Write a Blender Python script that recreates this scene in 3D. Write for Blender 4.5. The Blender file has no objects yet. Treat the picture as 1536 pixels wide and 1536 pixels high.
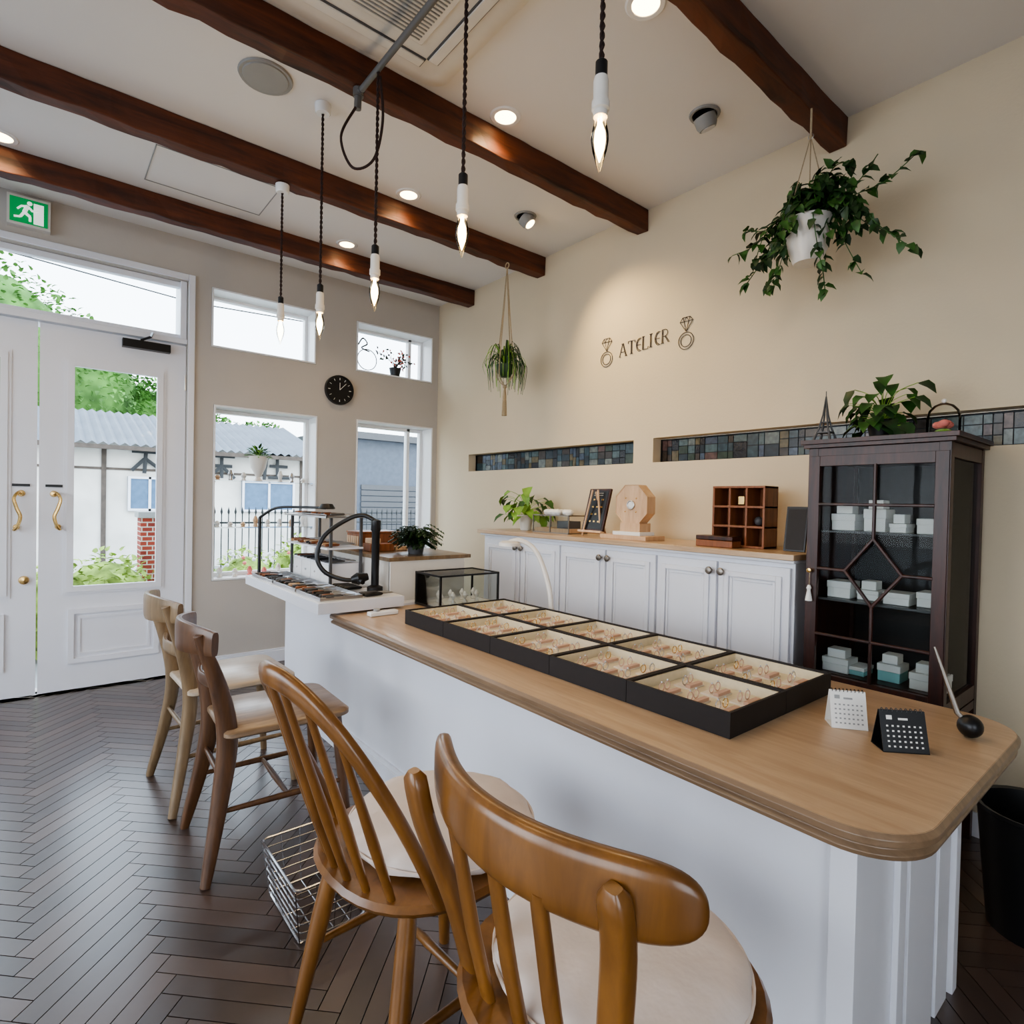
import bpy, bmesh, math, random
from mathutils import Vector, Matrix
random.seed(7)
V=Vector
# ------------------------------------------------------------------ materials
def srgb(r,g,b):
    f=lambda c:(c/255/12.92 if c/255<=0.04045 else ((c/255+0.055)/1.055)**2.4)
    return (f(r),f(g),f(b),1)
def newmat(name):
    m=bpy.data.materials.new(name); m.use_nodes=True
    nt=m.node_tree; p=nt.nodes['Principled BSDF']; return m,nt,p
def plain(name,col,rough=.5,metal=0,var=.06,scale=12,bump=0,bscale=60,spec=None,coat=0,sheen=0):
    m,nt,p=newmat(name); L=nt.links
    tc=nt.nodes.new('ShaderNodeTexCoord'); n=nt.nodes.new('ShaderNodeTexNoise'); n.inputs['Scale'].default_value=scale; n.inputs['Detail'].default_value=3
    L.new(tc.outputs['Object'],n.inputs['Vector'])
    r=nt.nodes.new('ShaderNodeValToRGB'); c=col
    r.color_ramp.elements[0].position=.3; r.color_ramp.elements[1].position=.7
    r.color_ramp.elements[0].color=tuple(max(0,x*(1-var)) for x in c[:3])+(1,)
    r.color_ramp.elements[1].color=tuple(min(1,x*(1+var)) for x in c[:3])+(1,)
    L.new(n.outputs['Fac'],r.inputs['Fac']); L.new(r.outputs['Color'],p.inputs['Base Color'])
    p.inputs['Roughness'].default_value=rough; p.inputs['Metallic'].default_value=metal
    if spec is not None: p.inputs['Specular IOR Level'].default_value=spec
    if coat: p.inputs['Coat Weight'].default_value=coat; p.inputs['Coat Roughness'].default_value=.15
    if bump:
        n2=nt.nodes.new('ShaderNodeTexNoise'); n2.inputs['Scale'].default_value=bscale; n2.inputs['Detail'].default_value=4
        L.new(tc.outputs['Object'],n2.inputs['Vector'])
        b=nt.nodes.new('ShaderNodeBump'); b.inputs['Strength'].default_value=bump; b.inputs['Distance'].default_value=.01
        L.new(n2.outputs['Fac'],b.inputs['Height']); L.new(b.outputs['Normal'],p.inputs['Normal'])
    return m
def wood(name,c1,c2,axis=1,scale=1.0,rough=.4,coat=.2,stretch=12,bump=.1,lo=.3,hi=.72):
    m,nt,p=newmat(name); L=nt.links
    tc=nt.nodes.new('ShaderNodeTexCoord'); mp=nt.nodes.new('ShaderNodeMapping')
    s=[stretch*scale]*3; s[axis]=1.0*scale; mp.inputs['Scale'].default_value=s
    L.new(tc.outputs['Object'],mp.inputs['Vector'])
    n=nt.nodes.new('ShaderNodeTexNoise'); n.inputs['Scale'].default_value=2.2; n.inputs['Detail'].default_value=6; n.inputs['Roughness'].default_value=.65; n.inputs['Distortion'].default_value=.6
    L.new(mp.outputs['Vector'],n.inputs['Vector'])
    r=nt.nodes.new('ShaderNodeValToRGB'); r.color_ramp.elements[0].position=lo; r.color_ramp.elements[1].position=hi
    r.color_ramp.elements[0].color=c1; r.color_ramp.elements[1].color=c2
    L.new(n.outputs['Fac'],r.inputs['Fac']); L.new(r.outputs['Color'],p.inputs['Base Color'])
    p.inputs['Roughness'].default_value=rough; p.inputs['Coat Weight'].default_value=coat; p.inputs['Coat Roughness'].default_value=.2
    b=nt.nodes.new('ShaderNodeBump'); b.inputs['Strength'].default_value=bump; b.inputs['Distance'].default_value=.004
    L.new(n.outputs['Fac'],b.inputs['Height']); L.new(b.outputs['Normal'],p.inputs['Normal'])
    return m
def glass(name,tint=(1,1,1,1),refl=.12,rough=.02):
    m=bpy.data.materials.new(name); m.use_nodes=True; nt=m.node_tree; nt.nodes.clear(); L=nt.links
    o=nt.nodes.new('ShaderNodeOutputMaterial'); mx=nt.nodes.new('ShaderNodeMixShader'); t=nt.nodes.new('ShaderNodeBsdfTransparent'); g=nt.nodes.new('ShaderNodeBsdfGlossy')
    lw=nt.nodes.new('ShaderNodeLayerWeight'); lw.inputs['Blend'].default_value=refl
    t.inputs['Color'].default_value=tint; g.inputs['Roughness'].default_value=rough
    L.new(lw.outputs['Fresnel'],mx.inputs[0]); L.new(t.outputs[0],mx.inputs[1]); L.new(g.outputs[0],mx.inputs[2]); L.new(mx.outputs[0],o.inputs[0])
    return m
def emis(name,col,st):
    m,nt,p=newmat(name); p.inputs['Base Color'].default_value=col; p.inputs['Emission Color'].default_value=col; p.inputs['Emission Strength'].default_value=st
    try: m.cycles.emission_sampling='NONE'
    except Exception: pass
    return m

M={}
M['wallB']=plain('wall_plaster_grey',srgb(188,181,173),.85,var=.02,scale=3,bump=.06,bscale=90)
M['wallA']=plain('wall_plaster_cream',srgb(208,193,167),.85,var=.03,scale=2,bump=.08,bscale=80)
M['ceil']=plain('ceiling_paint',srgb(226,223,220),.9,var=.015,scale=2,bump=.03)
M['white']=plain('white_paint',srgb(226,227,233),.36,var=.015,scale=5)
M['whitegl']=plain('white_gloss',srgb(236,236,236),.25,var=.01)
M['whitewarm']=plain('white_warm',srgb(216,211,203),.5,var=.03)
M['beam']=wood('beam_wood',srgb(42,20,12),srgb(112,57,29),0,1.0,.6,.05,9,.6)
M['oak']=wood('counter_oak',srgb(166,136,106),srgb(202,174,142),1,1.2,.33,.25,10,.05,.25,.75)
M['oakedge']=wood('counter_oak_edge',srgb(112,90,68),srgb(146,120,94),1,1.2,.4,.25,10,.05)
M['honey']=wood('honey_wood',srgb(82,50,20),srgb(142,96,46),2,1.2,.32,.35,6,.04,.2,.8)
M['brownw']=wood('brown_wood',srgb(68,44,28),srgb(108,74,46),2,1.6,.4,.25,8,.1)
M['palew']=wood('pale_wood',srgb(102,82,58),srgb(142,118,88),2,1.5,.4,.2,8,.1)
M['paleseat']=wood('pale_seat',srgb(162,146,126),srgb(192,176,156),0,1.5,.35,.2,9,.05)
M['brownseat']=wood('brown_seat',srgb(106,84,62),srgb(154,128,102),0,1.5,.35,.3,9,.05)
M['mahog']=wood('mahogany',srgb(28,11,8),srgb(72,34,22),2,1.5,.42,.12,10,.05)
M['cush']=plain('cushion_fabric',srgb(214,202,194),.95,var=.06,scale=10,bump=.5,bscale=14)
M['black']=plain('black_plastic',srgb(22,22,24),.35,var=.1)
M['blackm']=plain('black_matte',srgb(32,26,25),.6,var=.12,scale=40)
M['cream']=plain('cream_felt',srgb(218,206,178),.95,var=.04,scale=60,bump=.1,bscale=300)
M['pad']=plain('ring_pad',srgb(206,172,152),.8,var=.05)
M['padw']=plain('ring_pad_light',srgb(228,216,198),.8,var=.05)
M['gold']=plain('brass',(.75,.52,.22,1),.25,1,var=.08)
M['silver']=plain('steel',(.62,.62,.63,1),.28,1,var=.06)
M['chrome']=plain('chrome_wire',(.5,.5,.51,1),.25,1,var=.03)
M['pewter']=plain('pewter',(.28,.25,.22,1),.35,1,var=.1)
M['grey']=plain('grey_plastic',srgb(150,150,148),.5,var=.03)
M['dgrey']=plain('dark_grey',srgb(80,80,82),.5,var=.05)
M['conduit']=plain('conduit_grey',srgb(110,108,106),.4,.3,var=.05)
M['cord']=plain('cord_brown',srgb(48,30,26),.8,var=.3,scale=200)
M['rope']=plain('rope_beige',srgb(165,148,122),.9,var=.15,scale=150)
M['green']=plain('leaf_green',srgb(52,92,36),.45,var=.45,scale=25)
M['dgreen']=plain('leaf_dark',srgb(38,66,32),.45,var=.4,scale=25)
M['lgreen']=plain('leaf_light',srgb(120,160,62),.5,var=.3,scale=20)
M['tree']=plain('tree_foliage',srgb(86,128,60),.9,var=.5,scale=2)
M['shrub']=plain('shrub_foliage',srgb(150,172,84),.9,var=.5,scale=10)
M['glass']=glass('window_glass',(.97,.99,.99,1),.08)
M['cglass']=glass('cabinet_glass',(.9,.92,.92,1),.14)
M['dome']=glass('dome_glass',(.96,.98,.98,1),.16)
M['bulbgl']=glass('bulb_glass',(1,.97,.9,1),.15)
M['bulb']=emis('bulb_filament',(1,.62,.25,1),80)
M['bulbglow']=emis('bulb_glow',(1,.74,.36,1),16)
M['down']=emis('downlight_lamp',(1,.74,.38,1),12)
M['exit']=emis('exit_green',srgb(0,150,80),.35)
M['exitw']=emis('exit_white',srgb(235,245,238),.6)
M['pink']=plain('rose_pink',srgb(225,130,120),.7,var=.15)
M['ceram']=plain('ceramic_white',srgb(225,220,212),.3,var=.03)
M['boxw']=plain('box_card_white',srgb(228,228,225),.7,var=.03)
M['teal']=plain('box_teal',srgb(140,190,190),.6)
M['maple']=wood('maple_wood',srgb(188,152,118),srgb(214,182,148),2,2,.5,.1,8,.03)
M['walnut']=wood('walnut_wood',srgb(104,60,34),srgb(150,92,54),2,2,.45,.1,8,.05)
M['line']=plain('lettering_paint',srgb(58,48,46),.6)
M['paper']=plain('paper',srgb(232,230,225),.8,var=.02)
M['grout']=plain('floor_gap',srgb(16,13,12),.7)
M['lead']=plain('lead_came',srgb(30,30,32),.4,.6)
M['soil']=plain('soil',srgb(40,30,22),.9)

def brickmat():
    m,nt,p=newmat('red_brick'); L=nt.links
    tc=nt.nodes.new('ShaderNodeTexCoord'); mp=nt.nodes.new('ShaderNodeMapping'); mp.inputs['Rotation'].default_value=(math.radians(90),0,0)
    b=nt.nodes.new('ShaderNodeTexBrick'); b.inputs['Scale'].default_value=6; b.inputs['Color1'].default_value=srgb(150,66,50); b.inputs['Color2'].default_value=srgb(120,50,42); b.inputs['Mortar'].default_value=srgb(190,180,170); b.inputs['Mortar Size'].default_value=.03
    L.new(tc.outputs['Object'],mp.inputs[0]); L.new(mp.outputs[0],b.inputs['Vector']); L.new(b.outputs['Color'],p.inputs['Base Color']); p.inputs['Roughness'].default_value=.9
    return m
M['brick']=brickmat()
def floormat():
    m,nt,p=newmat('herringbone_planks'); L=nt.links
    at=nt.nodes.new('ShaderNodeAttribute'); at.attribute_name='tone'
    r=nt.nodes.new('ShaderNodeValToRGB'); r.color_ramp.elements[0].color=srgb(56,44,39); r.color_ramp.elements[1].color=srgb(86,69,61)
    tc=nt.nodes.new('ShaderNodeTexCoord'); n=nt.nodes.new('ShaderNodeTexNoise'); n.inputs['Scale'].default_value=9; n.inputs['Detail'].default_value=5
    L.new(tc.outputs['Object'],n.inputs['Vector'])
    mx=nt.nodes.new('ShaderNodeMath'); mx.operation='ADD'; mm=nt.nodes.new('ShaderNodeMath'); mm.operation='MULTIPLY_ADD'; mm.inputs[1].default_value=.6; mm.inputs[2].default_value=-.3
    L.new(n.outputs['Fac'],mm.inputs[0]); L.new(at.outputs['Fac'],mx.inputs[0]); L.new(mm.outputs[0],mx.inputs[1])
    L.new(mx.outputs[0],r.inputs['Fac']); L.new(r.outputs['Color'],p.inputs['Base Color'])
    p.inputs['Roughness'].default_value=.34; p.inputs['Specular IOR Level'].default_value=.6
    p.inputs['Coat Weight'].default_value=.5; p.inputs['Coat Roughness'].default_value=.24
    b=nt.nodes.new('ShaderNodeBump'); b.inputs['Strength'].default_value=.15; b.inputs['Distance'].default_value=.003
    L.new(n.outputs['Fac'],b.inputs['Height']); L.new(b.outputs['Normal'],p.inputs['Normal'])
    return m
M['floor']=floormat()

# ------------------------------------------------------------------ builder
class B:
    def __init__(s,name,M4=None):
        s.name=name; s.bm=bmesh.new(); s.mats=[]; s.M=M4 or Matrix.Identity(4)
    def mi(s,k):
        m=M[k] if isinstance(k,str) else k
        if m not in s.mats: s.mats.append(m)
        return s.mats.index(m)
    def v(s,p): return s.bm.verts.new(s.M@V(p))
    def face(s,vs,k):
        try: f=s.bm.faces.new(vs)
        except ValueError: return
        f.material_index=s.mi(k); return f
    def poly(s,pts,k): return s.face([s.v(p) for p in pts],k)
    def box(s,x0,x1,y0,y1,z0,z1,k,L=None):
        L=L or Matrix.Identity(4)
        c=[L@V((x,y,z)) for z in (z0,z1) for y in (y0,y1) for x in (x0,x1)]
        v=[s.v(p) for p in c]
        for q in ((0,2,3,1),(4,5,7,6),(0,1,5,4),(2,6,7,3),(0,4,6,2),(1,3,7,5)): s.face([v[i] for i in q],k)
    def rings(s,R,k,cap=True,closed=False):
        vr=[[s.v(p) for p in r] for r in R]; n=len(vr[0])
        idx=list(range(len(vr)-1))
        for i in idx:
            for j in range(n): s.face([vr[i][j],vr[i][(j+1)%n],vr[i+1][(j+1)%n],vr[i+1][j]],k)
        if closed:
            for j in range(n): s.face([vr[-1][j],vr[-1][(j+1)%n],vr[0][(j+1)%n],vr[0][j]],k)
        elif cap:
            s.face(list(reversed(vr[0])),k); s.face(vr[-1],k)
    def sweep(s,pts,rad,k,seg=10,up=(0,0,1),flat=None,closed=False,sq=1.0):
        pts=[V(p) for p in pts]; n=len(pts); R=[]; prev=None
        for i,p in enumerate(pts):
            if closed: t=pts[(i+1)%n]-pts[i-1]
            else: t=pts[min(i+1,n-1)]-pts[max(i-1,0)]
            if t.length<1e-9: t=V((0,0,1))
            t.normalize()
            if flat is None:
                if prev is None:
                    a=V(up) if abs(t.dot(V(up)))<.95 else V((1,0,0))
                    sd=t.cross(a).normalized()
                else: sd=(prev-t*prev.dot(t)).normalized()
                prev=sd
            else:
                a=V(up) if abs(t.dot(V(up)))<.98 else V((1,0,0))
                sd=t.cross(a).normalized()
            u2=sd.cross(t).normalized()
            if flat:
                w=flat[0][i] if isinstance(flat[0],(list,tuple)) else flat[0]; h=flat[1][i] if isinstance(flat[1],(list,tuple)) else flat[1]
            else:
                w=h=rad[i] if isinstance(rad,(list,tuple)) else rad
            ring=[]
            for j in range(seg):
                an=2*math.pi*(j+.5)/seg; c,sn=math.cos(an),math.sin(an)
                if sq!=1.0:
                    c=math.copysign(abs(c)**sq,c); sn=math.copysign(abs(sn)**sq,sn)
                ring.append(p+sd*c*w+u2*sn*h)
            R.append(ring)
        s.rings(R,k,True,closed)
    def cyl(s,p0,p1,r0,r1=None,k='white',seg=14):
        r1=r0 if r1 is None else r1; s.sweep([p0,p1],[r0,r1],k,seg)
    def lathe(s,prof,c,k,seg=20,axis='Z'):
        R=[]
        for r,z in prof:
            ring=[]
            for j in range(seg):
                a=2*math.pi*j/seg; x,y=max(r,1e-4)*math.cos(a),max(r,1e-4)*math.sin(a)
                p={'Z':V((x,y,z)),'X':V((z,x,y)),'Y':V((y,z,x))}[axis]; ring.append(V(c)+p)
            R.append(ring)
        s.rings(R,k)
    def sphere(s,c,r,k,sc=(1,1,1),seg=14):
        n=seg//2+1
        s.rings([[V(c)+V((max(math.sin(math.pi*i/n),.002)*math.cos(2*math.pi*j/seg)*r*sc[0],max(math.sin(math.pi*i/n),.002)*math.sin(2*math.pi*j/seg)*r*sc[1],-math.cos(math.pi*i/n)*r*sc[2])) for j in range(seg)] for i in range(n+1)],k)
    def torus(s,c,R,r,k,axis='Z',seg=20,sg=6,sc=(1,1)):
        pts=[]
        for j in range(seg):
            a=2*math.pi*j/seg; x,y=R*math.cos(a)*sc[0],R*math.sin(a)*sc[1]
            pts.append(V(c)+{'Z':V((x,y,0)),'X':V((0,x,y)),'Y':V((x,0,y))}[axis])
        up={'Z':(0,0,1),'X':(1,0,0),'Y':(0,1,0)}[axis]
        s.sweep(pts,r,k,sg,up=up,flat=(r,r),closed=True)
    def frame(s,ax,pos,d,a0,a1,z0,z1,w,k):
        lo,hi=min(pos,pos+d),max(pos,pos+d)
        for (p0,p1,q0,q1) in ((a0,a0+w,z0,z1),(a1-w,a1,z0,z1),(a0+w,a1-w,z0,z0+w),(a0+w,a1-w,z1-w,z1)):
            if ax=='Y': s.box(p0,p1,lo,hi,q0,q1,k)
            else: s.box(lo,hi,p0,p1,q0,q1,k)
    def leaf(s,p,d,nrm,L,W,k,fold=.15,droop=.25):
        p=V(p); d=V(d).normalized(); nrm=V(nrm); sd=d.cross(nrm)
        if sd.length<1e-4: sd=d.orthogonal()
        sd.normalize(); n=sd.cross(d).normalized()
        a=p; m0=p+d*L*.3; m1=p+d*L*.7-n*L*droop*.4; t=p+d*L-n*L*droop
        l0=p+d*L*.22+sd*W*.5+n*W*fold; l1=p+d*L*.62+sd*W*.38+n*W*fold-n*L*droop*.3
        r0=p+d*L*.22-sd*W*.5+n*W*fold; r1=p+d*L*.62-sd*W*.38+n*W*fold-n*L*droop*.3
        va,vm0,vm1,vt,vl0,vl1,vr0,vr1=[s.v(q) for q in (a,m0,m1,t,l0,l1,r0,r1)]
        for q in ((va,vm0,vl0),(vl0,vm0,vm1,vl1),(vl1,vm1,vt),(va,vr0,vm0),(vr0,vr1,vm1,vm0),(vr1,vt,vm1)): s.face(list(q),k)
    def done(s,bevel=0,smooth=35,parent=None,seg=2,fixn=True):
        if fixn: bmesh.ops.recalc_face_normals(s.bm,faces=s.bm.faces)
        me=bpy.data.meshes.new(s.name); s.bm.to_mesh(me); s.bm.free()
        for m in s.mats: me.materials.append(m)
        o=bpy.data.objects.new(s.name,me); bpy.context.collection.objects.link(o)
        if smooth:
            for p in me.polygons: p.use_smooth=True
            me.set_sharp_from_angle(angle=math.radians(smooth))
        if bevel:
            md=o.modifiers.new('bev','BEVEL'); md.width=bevel; md.segments=seg; md.limit_method='ANGLE'; md.angle_limit=math.radians(40); md.harden_normals=False
        if parent: o.parent=parent
        return o
def rrect(x0,x1,y0,y1,z,r,n=8):
    out=[]
    for (cx,cy,rr,a0) in ((x0,y0,r[0],180),(x1,y0,r[1],270),(x1,y1,r[2],0),(x0,y1,r[3],90)):
        rr=max(rr,.001); ccx=cx+rr if a0 in(180,90) else cx-rr; ccy=cy+rr if a0 in (180,270) else cy-rr
        for i in range(n+1):
            a=math.radians(a0+90*i/n); out.append(V((ccx+rr*math.cos(a),ccy+rr*math.sin(a),z)))
    return out
def T(x,y,z=0,ang=0): return Matrix.Translation((x,y,z))@Matrix.Rotation(math.radians(ang),4,'Z')
def bez(p,n=12):
    p=[V(q) for q in p]; out=[]
    m=len(p)
    for i in range(m-1):
        p0=p[max(i-1,0)];p1=p[i];p2=p[i+1];p3=p[min(i+2,m-1)]
        for j in range(n):
            t=j/n; out.append(.5*((2*p1)+(p2-p0)*t+(2*p0-5*p1+4*p2-p3)*t*t+(3*p1-p0-3*p2+p3)*t**3))
    out.append(p[-1]); return out

XA=2.70; YB=4.35; ZC=2.90; XL=-2.6; YF=-2.4
# ------------------------------------------------------------------ room shell
def wall(name,ax,p0,p1,a0,a1,z0,z1,holes,k):
    b=B(name); As=sorted({a0,a1}|{h[0] for h in holes}|{h[1] for h in holes})
    for i in range(len(As)-1):
        l,r=As[i],As[i+1]; mid=(l+r)/2
        hs=sorted([(h[2],h[3]) for h in holes if h[0]<mid<h[1]]); z=z0; segs=[]
        for q0,q1 in hs:
            if q0>z: segs.append((z,q0))
            z=max(z,q1)
        if z<z1: segs.append((z,z1))
        for q0,q1 in segs:
            if ax=='Y': b.box(l,r,p0,p1,q0,q1,k)
            else: b.box(p0,p1,l,r,q0,q1,k)
    bmesh.ops.remove_doubles(b.bm,verts=b.bm.verts,dist=1e-5)
    return b.done(smooth=0)
WB=[(-.80,.76,0,2.62),(.90,1.62,2.215,2.62),(1.94,2.64,2.22,2.615),(.92,1.64,.62,1.83),(1.95,2.655,.62,1.84)]
wall('wall_back','Y',YB,YB+.22,XL-.2,XA+.25,-.1,ZC,WB,'wallB')
wall('wall_right','X',XA,XA+.22,YF-.2,YB,-.1,ZC,[(2.18,3.86,1.447,1.583),(-1.2,2.04,1.447,1.585)],'wallA')
wall('wall_left','X',XL-.2,XL,YF,YB,-.1,ZC,[(-1.3,.9,.35,2.5),(1.2,3.7,.35,2.5)],'wallB')
wall('wall_front','Y',YF-.2,YF,XL-.2,XA,-.1,ZC,[(-1.9,.0,.35,2.5)],'wallB')
b=B('ceiling'); b.box(XL-.2,XA+.25,YF-.2,YB+.22,ZC,ZC+.12,'ceil'); b.done(smooth=0)
# floor herringbone planks
b=B('floor'); W=.056; n=7; L=W*n
b.box(XL-.2,XA+.2,YF-.2,YB+.22,-.12,-.004,'grout')
tone=b.bm.faces.layers.float.new('tone')
R45=Matrix.Rotation(math.radians(45),4,'Z'); g=.0013
def plank(x0,x1,y0,y1):
    c=R45@V(((x0+x1)/2,(y0+y1)/2,0))
    if not(XL-.3<c.x<XA+.3 and YF-.3<c.y<YB+.25): return
    pts=[R45@V(p) for p in ((x0+g,y0+g,0),(x1-g,y0+g,0),(x1-g,y1-g,0),(x0+g,y1-g,0))]
    if any(p.x<XL-.2 or p.x>XA+.15 or p.y<YF-.2 or p.y>YB+.2 for p in pts):
        pts=[V((min(max(p.x,XL-.2),XA+.15),min(max(p.y,YF-.2),YB+.2),0)) for p in pts]
    top=[b.v(p) for p in pts]; bot=[b.v(p-V((0,0,.003))) for p in pts]
    tv=random.random()
    fs=[b.face(top,'floor')]+[b.face([top[i],bot[i],bot[(i+1)%4],top[(i+1)%4]],'floor') for i in range(4)]
    for f in fs:
        if f: f[tone]=tv
for m_ in range(-14,15):
    for k_ in range(-130,131):
        ox=(k_+2*n*m_)*W; oy=k_*W
        plank(ox,ox+L,oy,oy+W); plank(ox+L,ox+L+W,oy+W-L,oy+W)
o=b.done(smooth=0)

# ceiling beams (rough hewn)
for i,(y0,y1) in enumerate(((1.055,1.13),(2.11,2.19),(2.98,3.06),(3.82,3.90),(.05,.13))):
    b=B('ceiling_beam'); N=60; R=[]
    for j in range(N+1):
        x=XL+.002+(XA-.002-XL-.002)*j/N; jt=lambda:random.uniform(-.005,.005)
        R.append([V((x,y0+jt(),2.775+jt())),V((x,y1+jt(),2.775+jt())),V((x,y1+jt()*.5,ZC-.001)),V((x,y0+jt()*.5,ZC-.001))])
    b.rings(R,'beam'); b.done(smooth=0,bevel=.004)

# baseboards / trim
b=B('baseboard_back')
for x0,x1 in ((XL,-.85),(.80,XA-.002)):
    b.box(x0,x1,YB-.014,YB-.001,.001,.085,'white'); b.box(x0,x1,YB-.009,YB-.001,.085,.10,'white')
b.done(bevel=.002)
b=B('baseboard_right'); b.box(XA-.014,XA-.001,YF+.01,YB-.02,.001,.09,'white'); b.done(bevel=.002)
b=B('trim_1')
b.box(.762,.80,YB-.018,YB-.001,0.001,2.66,'white'); b.box(-.84,.762,YB-.018,YB-.001,2.622,2.66,'white'); b.box(-.84,-.802,YB-.018,YB-.001,.001,2.622,'white')
b.done(bevel=.003)

# ------------------------------------------------------------------ doors
def door(name,x0,x1,hs):
    b=B(name); y0,y1=YB+.03,YB+.075; z0,z1=.012,2.195
    w=x1-x0; gx0,gx1=x0+.16,x1-.16; gz0,gz1=.635,1.97
    b.box(x0,gx0,y0,y1,z0,z1,'white'); b.box(gx1,x1,y0,y1,z0,z1,'white')
    b.box(gx0,gx1,y0,y1,gz1,z1,'white'); b.box(gx0,gx1,y0,y1,z0,gz0,'white')
    b.box(gx0-.002,gx1+.002,YB+.05,YB+.056,gz0-.002,gz1+.002,'glass')
    b.frame('Y',y0,-.014,gx0-.03,gx1+.03,gz0-.03,gz1+.03,.034,'white')
    b.frame('Y',y0,-.007,gx0-.045,gx1+.045,gz0-.045,gz1+.045,.02,'white')
    b.frame('Y',y0,-.014,gx0-.02,gx1+.02,.17,.50,.03,'white')
    b.frame('Y',y0,-.007,gx0+.03,gx1-.03,.22,.45,.012,'white')
    hx=x0+.07 if hs<0 else x1-.07; s_=-hs
    pts=bez([(hx,y0-.004,1.19),(hx+.012*s_,y0-.035,1.20),(hx+.03*s_,y0-.045,1.165),(hx+.018*s_,y0-.045,1.11),(hx+.002*s_,y0-.045,1.06),(hx+.016*s_,y0-.04,1.0),(hx+.03*s_,y0-.03,.985),(hx+.02*s_,y0-.004,1.0)],6)
    nn=len(pts); b.sweep(pts,[.0055+.0045*math.sin(math.pi*i/(nn-1)) for i in range(nn)],'gold',8)
    b.lathe([(.002,-.012),(.016,-.01),(.02,0)],(hx,y0,1.195),'gold',12,'Y'); b.lathe([(.002,-.012),(.012,-.01),(.016,0)],(hx+.02*s_,y0,1.0),'gold',12,'Y')
    b.box(hx-.04,hx+.04,y0-.008,y0,1.235,1.25,'black')
    if hs>0: b.lathe([(.004,-.02),(.022,-.016),(.026,0)],(x1-.055,y0,.69),'gold',14,'Y')
    return b
b=door('door_1',.003,.757,-1)
b.box(.40,.66,YB-.02,YB+.03,2.125,2.175,'black'); b.sweep([(.50,YB-.01,2.18),(.54,YB-.09,2.19),(.56,YB-.0,2.235)],.008,'black',8)
for z in (.35,1.9): b.cyl((.752,YB+.022,z),(.752,YB+.022,z+.1),.008,None,'silver',8)
b.done(bevel=.003)
b=door('door_2',-.797,-.006,1); b.done(bevel=.003)

def window(name,x0,x1,z0,z1,fw=.03,mull=None):
    b=B(name); e=.002
    x0+=e;x1-=e;z0+=e;z1-=e; y0,y1=YB-.004,YB+.218
    t=.012
    b.box(x0,x0+t,y0,y1,z0,z1,'whitegl'); b.box(x1-t,x1,y0,y1,z0,z1,'whitegl'); b.box(x0+t,x1-t,y0,y1,z0,z0+t,'whitegl'); b.box(x0+t,x1-t,y0,y1,z1-t,z1,'whitegl')
    b.frame('Y',YB+.15,.05,x0+t,x1-t,z0+t,z1-t,fw,'whitegl')
    if mull:
        for m in mull: b.box(m-.014,m+.014,YB+.15,YB+.2,z0+t,z1-t,'whitegl')
    b.box(x0+t,x1-t,YB+.172,YB+.177,z0+t,z1-t,'glass')
    return b.done(bevel=.002)
window('window_1',.90,1.62,2.215,2.62,.02)
window('window_2',1.94,2.64,2.22,2.615,.02,[2.50])
w3=window('window_3',.92,1.64,.62,1.83,.025)
window('window_4',1.95,2.655,.62,1.84,.025,[2.50])
b=B('window_5'); e=.003
b.box(-.80+e,.76-e,YB+.0,YB+.2,2.202,2.235,'white'); b.frame('Y',YB+.05,.05,-.80+e,.76-e,2.235,2.618,.035,'white'); b.box(-.77,.73,YB+.072,YB+.077,2.26,2.59,'glass')
b.box(.72,.757,YB+.02,YB+.2,2.235,2.618,'white')
b.done(bevel=.003)
def bigwin(name,ax,p,a0,a1,z0,z1,n):
    b=B(name); b.frame(ax,p,.06,a0+.003,a1-.003,z0+.003,z1-.003,.06,'white')
    for i in range(1,n):
        a=a0+(a1-a0)*i/n
        if ax=='X': b.box(p,p+.06,a-.025,a+.025,z0+.06,z1-.06,'white')
        else: b.box(a-.025,a+.025,p,p+.06,z0+.06,z1-.06,'white')
    b.done(bevel=.003)
bigwin('window_6','X',XL-.12,-1.3,.9,.35,2.5,3); bigwin('window_7','X',XL-.12,1.2,3.7,.35,2.5,3); bigwin('window_8','Y',YF-.12,-1.9,.0,.35,2.5,3)

# stained glass strips in wall niches
cols=[(34,46,54),(50,70,78),(76,94,96),(58,50,44),(90,70,66),(48,62,50),(104,112,108),(28,30,36),(66,78,94),(94,84,58)]
SG=[plain('stained_%d'%i,srgb(*c),.25,var=.3,scale=40,spec=.5) for i,c in enumerate(cols)]
for nm,a0,a1 in (('window_9',2.182,3.858),('window_10',-1.198,2.038)):
    b=B(nm); x=XA+.075; z0,z1=1.449,1.581
    b.box(x+.006,x+.02,a0,a1,z0,z1,'lead')
    y=a0
    while y<a1-.03:
        w=random.choice((.03,.045,.06,.075)); y1=min(y+w,a1); rows=random.choice((2,3,3)); hh=(z1-z0)/rows
        for r_ in range(rows):
            b.box(x,x+.005,y+.002,y1-.002,z0+r_*hh+.002,z0+(r_+1)*hh-.002,random.choice(SG))
        y=y1
    b.frame('X',x-.006,.012,a0,a1,z0,z1,.007,'lead')
    b.done(smooth=0)

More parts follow.
